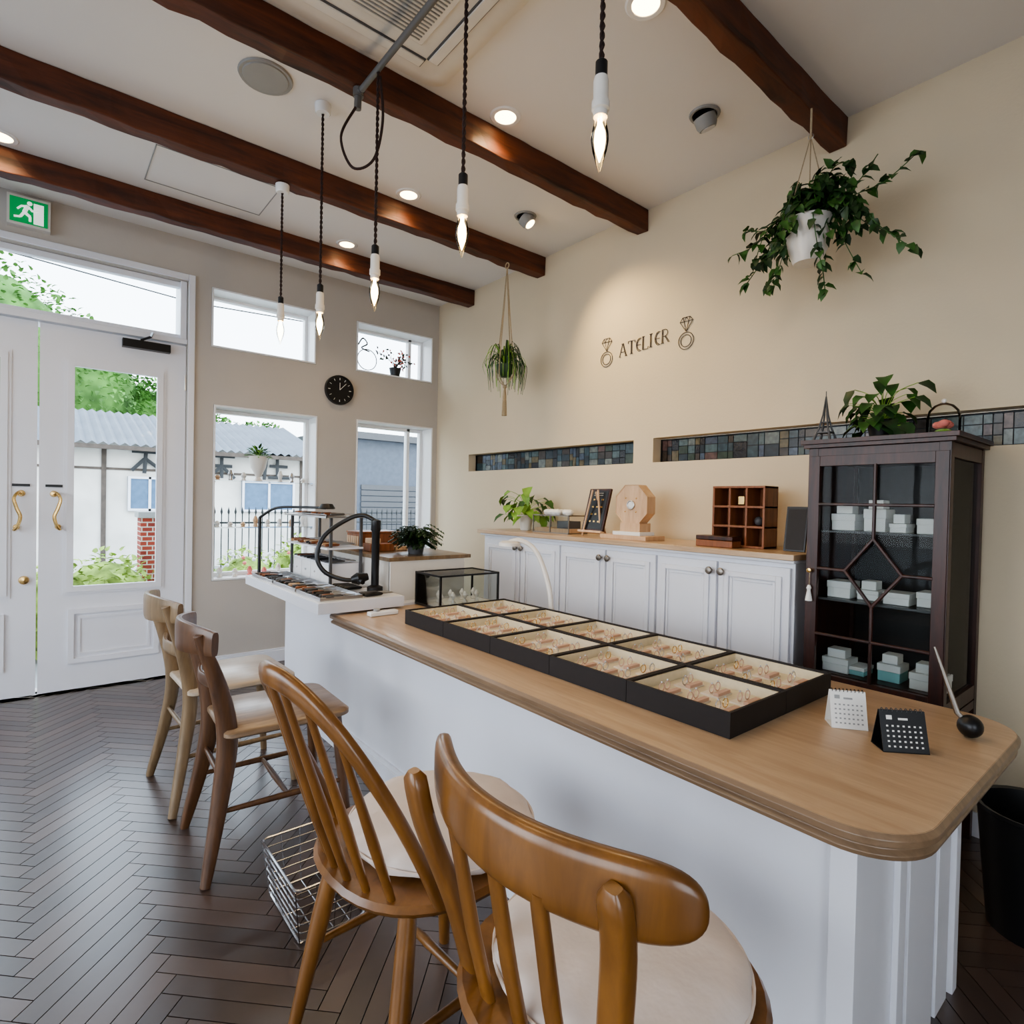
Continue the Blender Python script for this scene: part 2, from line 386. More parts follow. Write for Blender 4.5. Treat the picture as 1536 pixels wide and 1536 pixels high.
# ------------------------------------------------------------------ ceiling fittings
def spot(x,y,z,E,ang=100,col=(1,.72,.42),tgt=None,r=.04,blend=.8):
    l=bpy.data.lights.new('downlight_beam','SPOT'); l.energy=E; l.spot_size=math.radians(ang); l.spot_blend=blend; l.color=col; l.shadow_soft_size=r
    o=bpy.data.objects.new('downlight_beam',l); bpy.context.collection.objects.link(o); o.location=(x,y,z)
    d=V(tgt)-V((x,y,z)) if tgt else V((0,0,-1)); o.rotation_euler=d.to_track_quat('-Z','Y').to_euler(); return o
for x,y in ((1.58,1.27),(1.58,2.03),(1.58,2.89),(1.58,3.72),(-.15,3.73),(-.2,1.6)):
    b=B('recessed_downlight'); b.lathe([(.045,-.001),(.048,-.006),(.064,-.006),(.07,-.001)],(x,y,ZC),'whitegl',28); b.lathe([(.002,-.004),(.047,-.004),(.047,-.001)],(x,y,ZC),'down',28); o=b.done()
    s=spot(x,y,ZC-.02,14,130); s.parent=o
for x,y,on in ((2.22,1.45,0),(2.22,2.64,1)):
    b=B('eyeball_spotlight'); b.lathe([(.05,-.001),(.052,-.008),(.062,-.008),(.066,-.001)],(x,y,ZC),'grey',26)
    d=V((.35,-.5 if on else -.1,-.8)).normalized(); p=V((x,y,ZC-.012))
    b.sweep([p-d*.0,p+d*.035,p+d*.05],[.048,.044,.036],'grey',20); b.sweep([p+d*.0505,p+d*.052],[.03,.03],'down' if on else 'silver',18)
    o=b.done()
    if on: s=spot(x-.04,y-.07,ZC-.10,62,84,col=(1,.74,.38),tgt=(XA,2.06,1.75),blend=1); s.parent=o
b=B('ceiling_speaker'); b.lathe([(.001,-.012),(.085,-.01),(.088,-.006),(.1,-.008),(.104,-.001)],(.70,2.48,ZC),'grey',32); b.done()
b=B('ceiling_access_panel'); 
for (x0,x1,y0,y1) in ((.43,1.02,3.30,3.305),(.43,1.02,3.70,3.705),(.43,.435,3.3,3.7),(1.015,1.02,3.3,3.7)): b.box(x0,x1,y0,y1,ZC-.003,ZC-.0005,'grey')
b.done(smooth=0)
b=B('ceiling_air_conditioner'); x0,x1,y0,y1=.42,1.26,1.2,2.07
prof=[(0,ZC-.001),(0,ZC-.02),(.012,ZC-.03),(.06,ZC-.036)]
b.rings([rrect(x0+i,x1-i,y0+i,y1-i,z,[.07-i*.5]*4) for i,z in prof],'whitewarm')
ix0,ix1,iy0,iy1=x0+.19,x1-.19,y0+.19,y1-.19
b.box(ix0,ix1,iy0,iy1,ZC-.043,ZC-.03,'whitewarm')
for i in range(28):
    y=iy0+.02+(iy1-iy0-.04)*i/27; b.box(ix0+.02,ix1-.02,y-.003,y+.003,ZC-.047,ZC-.042,'grey')
for (a,c,d,e) in ((x0+.09,x0+.14,y0+.14,y1-.14),(x1-.14,x1-.09,y0+.14,y1-.14),(x0+.14,x1-.14,y0+.09,y0+.14),(x0+.14,x1-.14,y1-.14,y1-.09)):
    b.box(a,c,d,e,ZC-.04,ZC-.034,'dgrey'); b.box(a+.006,c-.006,d+.006,e-.006,ZC-.046,ZC-.039,'whitewarm')
b.done(bevel=.004)
# conduit rail + pendants
PX=.94
b=B('lighting_conduit'); b.cyl((PX,.80,2.757),(PX,2.12,2.757),.0115,None,'conduit',12)
for y in (1.09,2.13): b.cyl((PX,y,2.745),(PX,y,2.775),.02,None,'conduit',12)
b.sweep([(PX,2.10,2.757),(PX,2.13,2.757),(PX,2.135,2.70)],.014,'conduit',10)
b.sweep(bez([(PX-.01,2.13,2.70),(PX-.07,2.12,2.56),(PX-.04,2.08,2.44),(PX+.02,2.03,2.47),(PX+.035,1.99,2.60),(PX+.015,1.975,2.745)],8),.005,'cord',6); b.done()
def pendant(y,zb,ztop,canopy):
    b=B('pendant_bulb')
    if canopy: b.lathe([(.001,-.0),(.028,-.0),(.032,.005),(.034,.039)],(PX,y,ztop),'whitegl',18)
    b.lathe([(.0,0),(.0135,0),(.0135,.035),(.006,.042),(.0,.042)],(PX,y,zb+.125),'black',12)
    for ph in (0,math.pi):
        n_=int((ztop-zb-.16)/.006); pts=[(PX+.0032*math.cos(i*.9+ph),y+.0032*math.sin(i*.9+ph),zb+.16+(ztop-zb-.16)*i/n_) for i in range(n_+1)]
        b.sweep(pts,.0034,'cord',5)
    b.lathe([(.008,.132),(.0145,.128),(.0165,.12),(.0165,.08),(.0195,.074),(.0195,.058),(.0155,.054),(.0155,.042),(.0,.042)],(PX,y,zb),'ceram',20)
    b.lathe([(.012,.045),(.012,.036),(.0185,.008),(.0195,-.008),(.016,-.03),(.009,-.052),(.002,-.075)],(PX,y,zb),'bulbgl',18)
    b.lathe([(.004,.032),(.0115,.01),(.013,-.008),(.010,-.028),(.001,-.055)],(PX,y,zb),'bulbglow',12)
    for q in range(3):
        a=q*2.09; b.sweep([(PX+.004*math.cos(a),y+.004*math.sin(a),zb+.04),(PX+.0075*math.cos(a),y+.0075*math.sin(a),zb),(PX+.003*math.cos(a),y+.003*math.sin(a),zb-.04)],.0012,'bulb',5)
    o=b.done()
    l=bpy.data.lights.new('bulb_light','POINT'); l.energy=2.5; l.color=(1,.7,.38); l.shadow_soft_size=.025
    lo=bpy.data.objects.new('bulb_light',l); bpy.context.collection.objects.link(lo); lo.location=(PX,y,zb-.105); lo.parent=o
pendant(.872,2.0,2.744,False); pendant(1.40,1.98,2.744,False); pendant(1.96,1.96,2.744,False); pendant(2.49,1.965,ZC-.04,True); pendant(3.02,2.05,2.732,True)

# ------------------------------------------------------------------ counter
b=B('service_counter')
x0,x1,y0,y1=1.05,1.92,.28,2.60; rr=[.13,.13,.005,.005]
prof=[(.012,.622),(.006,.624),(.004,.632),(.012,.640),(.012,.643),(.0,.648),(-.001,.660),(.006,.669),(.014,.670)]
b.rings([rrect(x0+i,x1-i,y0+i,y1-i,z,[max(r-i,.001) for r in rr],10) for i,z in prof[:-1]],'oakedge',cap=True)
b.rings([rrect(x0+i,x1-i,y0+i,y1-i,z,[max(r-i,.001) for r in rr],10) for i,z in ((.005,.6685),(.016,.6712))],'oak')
b.box(1.13,1.80,.40,3.46,.0,.621,'white')
b.box(1.13,1.80,2.605,3.46,.621,.679,'white')
b.box(1.112,1.13,.40,3.46,0,.10,'white'); b.box(1.119,1.13,.40,3.46,.10,.118,'white')
# corner pilaster (flat with fine beads) on the near end
b.box(1.118,1.15,.385,.43,0,.62,'white'); b.box(1.15,1.245,.392,.40,0,.62,'white')
b.box(1.36,1.40,.388,.40,0,.62,'white'); b.box(1.44,1.62,.393,.40,0,.62,'white'); b.box(1.65,1.74,.393,.40,0,.62,'white'); b.box(1.765,1.80,.386,.42,0,.62,'white')
b.box(.965,1.395,2.52,3.68,.682,.732,'white'); b.box(.975,1.385,2.53,3.67,.7325,.735,'whitegl')
b.box(1.40,1.415,2.69,3.42,.68,.885,'whitewarm'); b.box(1.40,1.86,2.68,2.70,.673,.885,'whitewarm'); b.box(1.845,1.86,2.70,3.42,.673,.885,'whitewarm'); b.box(1.39,1.90,2.675,3.42,.885,.905,'palew')
b.lathe([(.0,-.002),(.014,-.002),(.014,.001)],(1.62,2.679,.80),'dgrey',14,'Y')
b.done(bevel=.0025)

# ring trays
def tray(xa,ya,sx,sy):
    b=B('ring_display_tray'); z0,z1=.672,.732; t=.007
    b.box(xa,xa+t,ya,ya+sy,z0,z1,'blackm'); b.box(xa+sx-t,xa+sx,ya,ya+sy,z0,z1,'blackm'); b.box(xa+t,xa+sx-t,ya,ya+t,z0,z1,'blackm'); b.box(xa+t,xa+sx-t,ya+sy-t,ya+sy,z0,z1,'blackm')
    b.box(xa+t,xa+sx-t,ya+t,ya+sy-t,z0,z0+.028,'cream')
    for (p,q,r,s) in ((xa+t,xa+t+.004,ya+t,ya+sy-t),(xa+sx-t-.004,xa+sx-t,ya+t,ya+sy-t),(xa+t,xa+sx-t,ya+t,ya+t+.004),(xa+t,xa+sx-t,ya+sy-t-.004,ya+sy-t)): b.box(p,q,r,s,z0+.028,z1-.006,'cream')
    zt=z0+.028
    for i in range(2):
        cx=xa+sx*(.31+.38*i)
        for j in range(3):
            cy=ya+sy*(.22+.28*j)
            b.box(cx-.034,cx+.034,cy-.028,cy+.024,zt,zt+.004,'padw'); b.box(cx-.03,cx+.03,cy-.026,cy-.012,zt+.004,zt+.012,'pad')
            for q in (-1,1):
                mk=random.choice(('gold','pad','silver','pad')); c=(cx+q*.015,cy+random.uniform(-.004,.006)+.004,zt+.0165)
                b.torus(c,.0115,.0015,mk,'Y',14,5)
                b.sphere((c[0],c[1],c[2]+.0135),.003,'silver',seg=6)
    b.done(smooth=30)
for i in range(5):
    for j in range(2):
        tray(1.222+j*.272,.69+i*.302,.27,.30)

def calendar(name,x,y,ang,w,h,kf,ink):
    b=B(name,T(x,y,.6715,ang)); d=.028
    def panel(sg,k,t=.002):
        a=[(-w/2,sg*d,.0),(w/2,sg*d,.0),(w/2,sg*.002,h),(-w/2,sg*.002,h)]; c=[(p[0],p[1]-sg*t,p[2]) for p in a]
        va=[b.v(p) for p in a]; vc=[b.v(p) for p in c]; b.face(va,k); b.face(vc,k)
        for i in range(4): b.face([va[i],va[(i+1)%4],vc[(i+1)%4],vc[i]],k)
    panel(-1,kf); panel(1,kf); b.box(-w/2,w/2,-d,d,0,.002,kf)
    def onf(s_,t_,hw,hh,k):
        q=[]
        for a,c in ((-hw,-hh),(hw,-hh),(hw,hh),(-hw,hh)):
            z=(t_+c)*h; q.append((s_*w/2+a,-d+(d-.002)*(t_+c)-.0012,z))
        b.poly(q,k)
    for r_ in range(5):
        for c_ in range(7): onf(-.72+c_*.24,.15+r_*.12,.0022,.02,ink)
    onf(-.6,.83,.006,.05,ink); onf(.0,.80,.01,.025,ink)
    for i in range(9): b.torus((-w/2*.85+i*w*.85/8,0,h),.004,.0009,'black' if ink!='paper' else 'dgrey','X',10,4)
    b.done(smooth=0)
calendar('white_desk_calendar',1.54,.565,-52,.08,.085,'paper','grey')
calendar('black_desk_calendar',1.49,.435,-46,.095,.085,'black','paper')
b=B('pen_on_ball_stand'); c=V((1.70,.355,.6715+.026)); b.sphere(c,.026,'black',seg=20)
b.sweep([c,c+V((-.004,.05,.05))*.5,V((1.70,.43,.87))],[.006,.0065,.003],'pewter',10); b.done()
b=B('glass_jewellery_case'); x0,x1,y0,y1,z0,z1=1.50,1.86,2.36,2.60,.6725,.84; w=.009
for x in (x0,x1-w):
    for y in (y0,y1-w): b.box(x,x+w,y,y+w,z0,z1,'black')
for z in (z0,z1-w):
    for y in (y0,y1-w): b.box(x0,x1,y,y+w,z,z+w,'black')
    for x in (x0,x1-w): b.box(x,x+w,y0,y1,z,z+w,'black')
for (a,c,d,e,f_,g_) in ((x0+w,x1-w,y0+.003,y0+.005,z0+w,z1-w),(x0+w,x1-w,y1-.005,y1-.003,z0+w,z1-w),(x0+.003,x0+.005,y0+w,y1-w,z0+w,z1-w),(x1-.005,x1-.003,y0+w,y1-w,z0+w,z1-w),(x0+w,x1-w,y0+w,y1-w,z1-.006,z1-.003)): b.box(a,c,d,e,f_,g_,'cglass')
b.box(x0+.01,x1-.01,y0+.01,y1-.01,z0+.001,z0+.012,'boxw')
for i in range(8): b.lathe([(.012,.0),(.016,.004),(.004,.02),(.014,.04),(.003,.06)],(x0+.05+i*.036,y0+.07+.08*(i%2),z0+.012),'ceram',12)
b.done()
b=B('tape_dispenser'); b.box(1.16,1.30,2.40,2.44,.672,.692,'whitegl'); b.lathe([(.0,0),(.016,.0),(.016,.012),(0,.012)],(1.20,2.42,.692),'grey',16); b.done(bevel=.004)
b=B('desk_lamp'); b.lathe([(.0,0),(.045,0),(.045,.01),(.012,.018),(.0,.02)],(1.85,1.95,.6715),'ceram',24)
pp=bez([(1.85,1.95,.69),(1.852,1.97,.80),(1.845,2.02,.92),(1.83,2.07,.99),(1.80,2.13,1.02),(1.77,2.17,1.01)],8)
b.sweep(pp,[.012]*len(pp),'ceram',10)
b.lathe([(.0,.012),(.035,.011),(.05,.002),(.052,-.012),(.0,-.014)],(1.76,2.16,1.005),'ceram',26); b.done()

# ------------------------------------------------------------------ workbench items
random.seed(11)
def rod(b,p,ang,L,r,k1,k2,hl=.45):
    d=V((math.cos(ang),math.sin(ang),0)); p=V(p)
    b.sweep([p,p+d*L*.06,p+d*L*hl*.9,p+d*L*hl],[r*.7,r,r*.9,r*.5],k1,8); b.sweep([p+d*L*hl,p+d*L*.93,p+d*L],[r*.42,r*.36,r*.12],k2,6)
def pliers(b,p,ang,L,kh):
    d=V((math.cos(ang),math.sin(ang),0)); s=V((-d.y,d.x,0)); p=V(p)
    for q in (-1,1):
        b.sweep(bez([p+s*q*.022,p+d*L*.3+s*q*.02,p+d*L*.58+s*q*.004],5),.005,kh,6)
        b.sweep([p+d*L*.58-s*q*.001,p+d*L*.75+s*q*.006,p+d*L+s*q*.001],[.006,.005,.0015],'silver',6)
    b.cyl(p+d*L*.6-V((0,0,.005)),p+d*L*.6+V((0,0,.006)),.009,None,'silver',10)
b=B('steel_tool_tray')
for (x0,x1,y0,y1) in ((.985,1.19,2.55,2.86),(.985,1.19,2.88,3.22),(.985,1.19,3.24,3.62)):
    b.box(x0,x1,y0,y1,.7355,.7375,'silver')
    for (p,q,r,s) in ((x0,x0+.003,y0,y1),(x1-.003,x1,y0,y1),(x0,x1,y0,y0+.003),(x0,x1,y1-.003,y1)): b.box(p,q,r,s,.7375,.752,'silver')
tr=b.done(bevel=.0008)
b=B('jeweller_hand_tools'); zz=.7385
for i in range(34):
    x=random.uniform(.998,1.03); y=2.575+i*.0305; a=random.uniform(-.12,.12); L=random.uniform(.12,.155)
    k1=random.choice(('walnut','black','maple','dgrey','walnut','black','black')); 
    if i%4==0: pliers(b,(x,y,zz+.014),a,L,random.choice(('black','dgrey')))
    else: rod(b,(x,y,zz+.010+.004*(i%2)),a,L,.008,k1,'silver')
b.done(smooth=50,parent=tr)
b=B('black_screwdriver_set')
for i,y in enumerate((2.56,2.59,2.62,2.80,2.83,2.86,2.89,2.92,2.95)): rod(b,(1.205,y,.7365+.009),random.uniform(-.08,.08),.16,.009,random.choice(('black','black','dgrey')),'silver',.6)
b.done(smooth=50)
b=B('bench_tool_rack'); x0,x1,y0,y1=1.20,1.385,2.98,3.60
b.box(x0+.02,x1,y0+.02,y1,.7362,.85,'white')
for i in range(4): b.box(x0+.014,x0+.02,y0+.03+i*.145,y0+.165+i*.145,.745,.84,'whitegl'); b.sphere((x0+.01,y0+.10+i*.145,.79),.006,'silver',seg=8)
for x in (x0,x1-.014):
    for y in (y0,y1-.014): b.box(x,x+.014,y,y+.014,.736,1.10,'dgrey')
b.box(x0-.02,x1,y0-.01,y1+.01,.93,.94,'white'); 
b.box(x0-.03,x1,y0-.02,y1+.02,1.10,1.108,'silver'); b.frame('X',x0-.032,.006,y0-.02,y1+.02,1.098,1.118,.003,'silver')
for i in range(16): rod(b,(x0-.03+random.uniform(0,.02),y0+.02+i*.036,.952+.004*(i%2)),random.uniform(-.25,.25),.2,.008,random.choice(('walnut','black','maple','walnut')),'silver')
for i in range(11): rod(b,(x0-.02+random.uniform(0,.03),y0+.02+i*.052,1.118),random.uniform(-.4,.4),.19,.008,random.choice(('walnut','dgrey','black')),'silver')
for i in range(10): pliers(b,(x0+.0,y0+.03+i*.055,.862),random.uniform(-.15,.15),.17,random.choice(('black','dgrey','walnut')))
b.done(smooth=40)
b=B('wooden_bench_block'); b.box(1.45,1.60,3.02,3.12,.906,.95,'walnut'); b.box(1.46,1.52,3.03,3.11,.951,.98,'maple'); b.box(1.62,1.70,3.04,3.10,.906,.93,'maple'); b.done(bevel=.003)
b=B('wooden_tool_box'); b.box(1.46,1.72,3.18,3.36,.906,1.0,'walnut'); b.box(1.455,1.725,3.175,3.365,1.0,1.012,'walnut'); 
for i in range(6): b.box(1.453,1.46,3.19+i*.028,3.21+i*.028,.92,.985,'maple')
b.done(bevel=.003)
b=B('magnifier_lamp'); bx,by=1.335,2.72
b.lathe([(.0,0),(.04,0),(.04,.02),(.02,.03),(.02,.30),(.025,.31),(.025,.36),(.0,.37)],(bx,by,.7362),'black',16)
pp=bez([(bx,by,1.09),(bx-.05,by+.04,1.12),(1.22,2.80,1.10),(1.11,2.82,1.02),(1.07,2.82,.92),(1.10,2.80,.84),(1.18,2.76,.80),(1.25,2.74,.795)],8)
b.sweep(pp,.011,'black',10)
b.sweep([(1.22,2.75,.795),(1.25,2.74,.80),(1.30,2.73,.81)],[.016,.032,.018],'black',14); b.sweep([(1.25,2.68,.79),(1.25,2.80,.79)],.012,'black',10); b.done()
b=B('swing_arm_lamp')
b.cyl((1.03,3.64,.736),(1.03,3.64,1.08),.010,None,'black',10); b.sweep(bez([(1.03,3.64,1.08),(1.08,3.5,1.14),(1.16,3.3,1.15),(1.22,3.1,1.15)],6),.008,'black',8)
b.lathe([(.0,.02),(.03,.018),(.045,-.005),(.04,-.01),(.0,-.006)],(1.22,3.08,1.155),'black',20); b.done()
def fern(name,c,r,n_,k,pot=None,seed=1,up=.6):
    random.seed(seed); b=B(name); c=V(c)
    if pot: b.lathe(pot[1],c,pot[0],18); b.lathe([(.0,0),(pot[1][-1][0]*.9,0.002),(.0,.004)],c+V((0,0,pot[1][-1][1]-.008)),'soil',14); c=c+V((0,0,pot[1][-1][1]-.005))
    for i in range(n_):
        a=random.uniform(0,6.28); e=random.uniform(.1,up); L=r*random.uniform(.6,1.1)
        d=V((math.cos(a),math.sin(a),0)); pts=bez([c,c+d*L*.4+V((0,0,L*e)),c+d*L+V((0,0,L*(e-.3)))],5)
        b.sweep(pts,.0012,k,4)
        for j in range(2,len(pts)):
            for q in (-1,1):
                s=V((-d.y,d.x,.2))*q+d*.6; b.leaf(pts[j],s,(0,0,1),.026,.016,k)
    b.done(smooth=60,fixn=False)
fern('potted_fern',(1.62,2.81,.9065),.13,85,'dgreen',('dgrey',[(.0,0),(.04,0),(.05,.05),(.052,.055)]),3,.9)

# ------------------------------------------------------------------ chairs
def legs(b,pts,k,r0=.013,r1=.02,zs=.435):
    for (tx,ty,bx,by) in pts:
        b.sweep([(tx,ty,zs),(tx+(bx-tx)*.4,ty+(by-ty)*.4,zs*.6),(bx,by,.001)],[r1*.85,r1,r0],k,12)
def stretcher(b,p,q,r,k):
    p=V(p);q=V(q); b.sweep([p,p.lerp(q,.5),q],[r*.7,r,r*.7],k,10)
def dining(name,cx,cy,ang,kw,ks,hw,top,slat,pw=.016,dp=.012):
    b=B(name,T(cx,cy,0,ang)); zs=.43
    R=[]
    for i,z in ((.012,zs),(.0,zs+.008),(.0,zs+.02),(.008,zs+.027)):
        R.append(rrect(-.20+i,.215-i,-hw+i,hw-i,z,[.03,.05,.05,.03]))
    b.rings(R,ks)
    for q in (-1,1):
        pts=bez([(-.255,q*(hw+.015),.001),(-.205,q*(hw-.035),.25),(-.185,q*(hw-.05),.43),(-.215,q*(hw-.045),.60),(-.275,q*(hw-.035),top-.03)],5)
        n_=len(pts); b.sweep(pts,None,kw,12,up=(1,0,0),flat=([pw+.004*math.sin(math.pi*i/(n_-1)) for i in range(n_)],[.014+dp*math.sin(math.pi*i/(n_-1)) for i in range(n_)]),sq=.6)
        b.sweep([(.17,q*(hw-.05),zs+.002),(.21,q*(hw-.01),.001)],[.02,.014],kw,12)
        stretcher(b,(-.205,q*(hw-.03),.20),(.195,q*(hw-.025),.20),.011,kw)
    stretcher(b,(0,-hw+.03,.20),(0,hw-.03,.20),.011,kw); stretcher(b,(-.20,-hw+.04,.30),(-.20,hw-.04,.30),.010,kw)
    pts=bez([(-.235,-hw-.01,top-.055),(-.285,-hw*.5,top-.05),(-.305,0,top-.05),(-.285,hw*.5,top-.05),(-.235,hw+.01,top-.055)],6); n_=len(pts)
    b.sweep(pts,None,kw,14,up=(0,0,1),flat=([.012]*n_,[.038+.014*math.sin(math.pi*i/(n_-1)) for i in range(n_)]),sq=.55)
    pts=bez([(-.212,-hw+.045,.60),(-.24,0,.60),(-.212,hw-.045,.60)],6); b.sweep(pts,None,kw,12,up=(0,0,1),flat=(.008,.024 if slat else .02),sq=.55)
    b.done(smooth=50)
dining('wooden_chair',.64,2.66,2,'palew','paleseat',.205,.815,True)
dining('wooden_chair',.665,2.13,-2,'brownw','brownseat',.19,.80,False,.018,.017)
def seatdisc(b,rx,ry,z,t,k,dx=0,n=36,sq=.85):
    R=[]
    for i,zz in ((.03,z),(.006,z+t*.3),(0,z+t*.65),(.008,z+t),(.03,z+t)):
        ring=[]
        for j in range(n):
            a=2*math.pi*j/n; c,s=math.cos(a),math.sin(a); c=math.copysign(abs(c)**sq,c); s=math.copysign(abs(s)**sq,s)
            ring.append(V((dx+(rx-i)*c,(ry-i)*s,zz)))
        R.append(ring)
    b.rings(R,k)
def cushion(b,rx,ry,z,t,dx=0):
    n=48; R=[]
    for i,zz in ((.03,z),(.004,z+t*.2),(0,z+t*.42),(.006,z+t*.62),(.035,z+t*.86),(.10,z+t),(.17,z+t*.97),(rx-.002,z+t*.93)):
        ring=[]
        for j in range(n):
            a=2*math.pi*j/n; wv=.003*math.sin(a*13)*(1 if i<.05 else 0)
            ring.append(V((dx+(rx-i+wv)*math.cos(a),(ry-i+wv)*math.sin(a),zz+.0035*math.sin(a*5+i*40)*(1 if i<.15 else 0))))
        R.append(ring)
    b.rings(R,'cush')
    b.sweep([(dx+(rx+.001)*math.cos(2*math.pi*j/n),(ry+.001)*math.sin(2*math.pi*j/n),z+t*.42) for j in range(n)],.003,'cush',6,closed=True,flat=(.003,.003))
b=B('windsor_chair',T(.69,1.105,0,4))
seatdisc(b,.245,.232,.425,.03,'honey')
cushion(b,.208,.21,.456,.055,.03)
def bow(t):
    a=t*math.pi/2; w=.215; 
    y=w*math.sin(a); h=math.cos(a)**.62
    z=.455+.425*h; x=-.125-.055*(1-abs(t))-.185*h
    return V((x,y*(.96+.02*h),z))
ts=[-1+2*i/60 for i in range(61)]
pts=[bow(t) for t in ts]
b.sweep(pts,None,'honey',14,up=(1,0,0),flat=([.014+.007*math.cos(math.pi*t/2) for t in ts],.0115),sq=.7)
for i in range(6):
    yb=-.135+i*.054; xb=-.218+1.9*yb*yb
    yt=yb*1.08; best=min((bow(-.95+1.9*j/200) for j in range(201)),key=lambda p:abs(p.y-yt))
    p=V((xb,yb,.45)); b.sweep([p,p.lerp(best,.35),p.lerp(best,.7),best],[.0075,.0105,.008,.006],'honey',8)
legs(b,[(-.15,-.14,-.225,-.20),(-.15,.14,-.225,.20),(.14,-.14,.19,-.19),(.14,.14,.19,.19)],'honey',.014,.021)
for q in (-1,1): stretcher(b,(-.19,q*.17,.20),(.165,q*.167,.20),.011,'honey')
stretcher(b,(0,-.166,.20),(0,.166,.20),.011,'honey')
b.done(smooth=50)
b=B('spindle_back_chair',T(.715,.60,0,0))
seatdisc(b,.235,.23,.42,.035,'honey')
cushion(b,.20,.205,.456,.055,.02)
top=.808; n_=44; pts=[];hh=[];ww=[]
for i in range(n_+1):
    t=math.sin(math.pi/2*(-1+2*i/n_)); y=.262*t-.004; x=-.250+.095*t*t; e=max(0,1-abs(t)**10)**.5
    pts.append(V((x,y,top-.047+.004*t*t))); hh.append(.004+.043*e); ww.append(.003+.014*e)
b.sweep(pts,None,'honey',18,up=(0,0,1),flat=(ww,hh),sq=.6)
for yb,xo in ((-.186,.055),(.165,.02)):
    pp=bez([(-.165,yb*.85,.44),(-.195,yb*.93,.56),(-.266+xo,yb*1.02,.70),(-.285+xo,yb*1.05,.785)],5)
    b.sweep(pp,None,'honey',14,up=(1,0,0),flat=([.021]*(len(pp)-2)+[.018,.010],[.015]*(len(pp)-1)+[.008]),sq=.6)
for yb in (-.09,-.005,.08):
    b.sweep([(-.185,yb*.95,.45),(-.215,yb,.57),(-.248,yb*1.05,.735)],None,'honey',10,up=(1,0,0),flat=([.013,.0155,.013],[.008]*3),sq=.7)
legs(b,[(-.13,-.13,-.22,-.2),(-.13,.13,-.22,.2),(.13,-.13,.2,-.19),(.13,.13,.2,.19)],'honey',.015,.02)
for q in (-1,1): stretcher(b,(-.18,q*.168,.19),(.168,q*.163,.19),.011,'honey')
stretcher(b,(0,-.165,.19),(0,.165,.19),.011,'honey')
b.done(smooth=50)

b=B('wire_basket'); x0,x1,y0,y1=.55,.74,1.53,1.79; r=.0024
for i in range(7):
    z=.006+i*.026; f=.02*(i/6)
    pts=rrect(x0-f,x1+f,y0-f,y1+f,z,[.02]*4,4); rr_=r*(1.6 if i in(0,6) else 1); b.sweep(pts,rr_,'chrome',6,closed=True,flat=(rr_,rr_))
for i in range(5):
    t=i/4
    x=x0+(x1-x0)*t; fx=.04*(t-.5)
    b.sweep([(x+fx,y0-.02,.162),(x,y0,.006),(x,y1,.006),(x+fx,y1+.02,.162)],r*.8,'chrome',5)
    y=y0+(y1-y0)*t; fy=.04*(t-.5)
    b.sweep([(x0-.02,y+fy,.162),(x0,y,.006),(x1,y,.006),(x1+.02,y+fy,.162)],r*.8,'chrome',5)
b.done()
b=B('waste_bin'); b.lathe([(.0,.001),(.11,.001),(.14,.34),(.147,.345),(.147,.355),(.134,.352),(.105,.02),(.0,.02)],(2.22,.30,0),'black',28); b.done()

# ------------------------------------------------------------------ sideboard
b=B('sideboard_cabinet'); x0,x1=2.285,XA-.016; y0,y1=1.045,3.09
b.box(x0-.03,x1,y0-.015,y1+.02,.998,1.022,'oak'); b.box(x0-.012,x1,y0-.008,y1+.008,.985,.998,'white')
b.box(x0+.02,x1,y0,y1,.001,.985,'white')
ed=[1.05,1.37,1.69,2.01,2.35,2.70,3.06]
for i in range(6):
    a,c=ed[i]+.006,ed[i+1]-.006
    b.box(x0,x0+.02,a,c,.10,.965,'white'); b.frame('X',x0,-.010,a+.03,c-.03,.14,.93,.022,'white'); b.frame('X',x0,-.005,a+.055,c-.055,.165,.905,.012,'white')
for yc in (1.37,2.01,2.70):
    for q in (-1,1): b.lathe([(.0,-.032),(.015,-.030),(.018,-.022),(.006,-.014),(.006,0)],(x0,yc+q*.028,.925),'pewter',14,'X')
b.box(x0+.005,x0+.02,y0,y1,.0,.09,'white')
b.done(bevel=.003)

ZS=1.0225
def pot(b,c,r,h,k): b.lathe([(.0,0),(r*.7,0),(r,h*.95),(r*1.03,h),(r*.9,h),(r*.85,h*.9),(.0,h*.88)],c,k,20)
def pothos(name,c,r,n_,k,potk,pr,ph,seed,leafs=.05,kk=None,up0=.2,up1=1.3):
    random.seed(seed); b=B(name); pot(b,c,pr,ph,potk); c0=V(c)+V((0,0,ph*.9))
    for i in range(n_):
        a=random.uniform(0,6.28); e=random.uniform(up0,up1); L=r*random.uniform(.4,1.1); d=V((math.cos(a),math.sin(a),0))
        tip=c0+d*L*.7+V((0,0,L*e*.8)); pts=bez([c0,c0+d*L*.25+V((0,0,L*e*.6)),tip],4); b.sweep(pts,.0015,'lgreen',4)
        b.leaf(tip,d*.7+V((random.uniform(-.5,.5),random.uniform(-.5,.5),-.5)),(-.4,0,1),leafs*random.uniform(.8,1.3),leafs*random.uniform(.75,1),random.choice(kk or [k]))
    b.done(smooth=60,fixn=False)
pothos('potted_pothos',(2.50,2.90,ZS),.20,44,'lgreen','ceram',.05,.10,5,.075,kk=['lgreen','lgreen','green'],up0=0,up1=1.4)
b=B('glass_trinket_box'); x0,x1,y0,y1,z0,z1=2.40,2.56,2.40,2.72,ZS,ZS+.11; w=.006
for x in (x0,x1-w):
    for y in (y0,y1-w,(y0+y1)/2): b.box(x,x+w,y,y+w,z0,z1,'pewter')
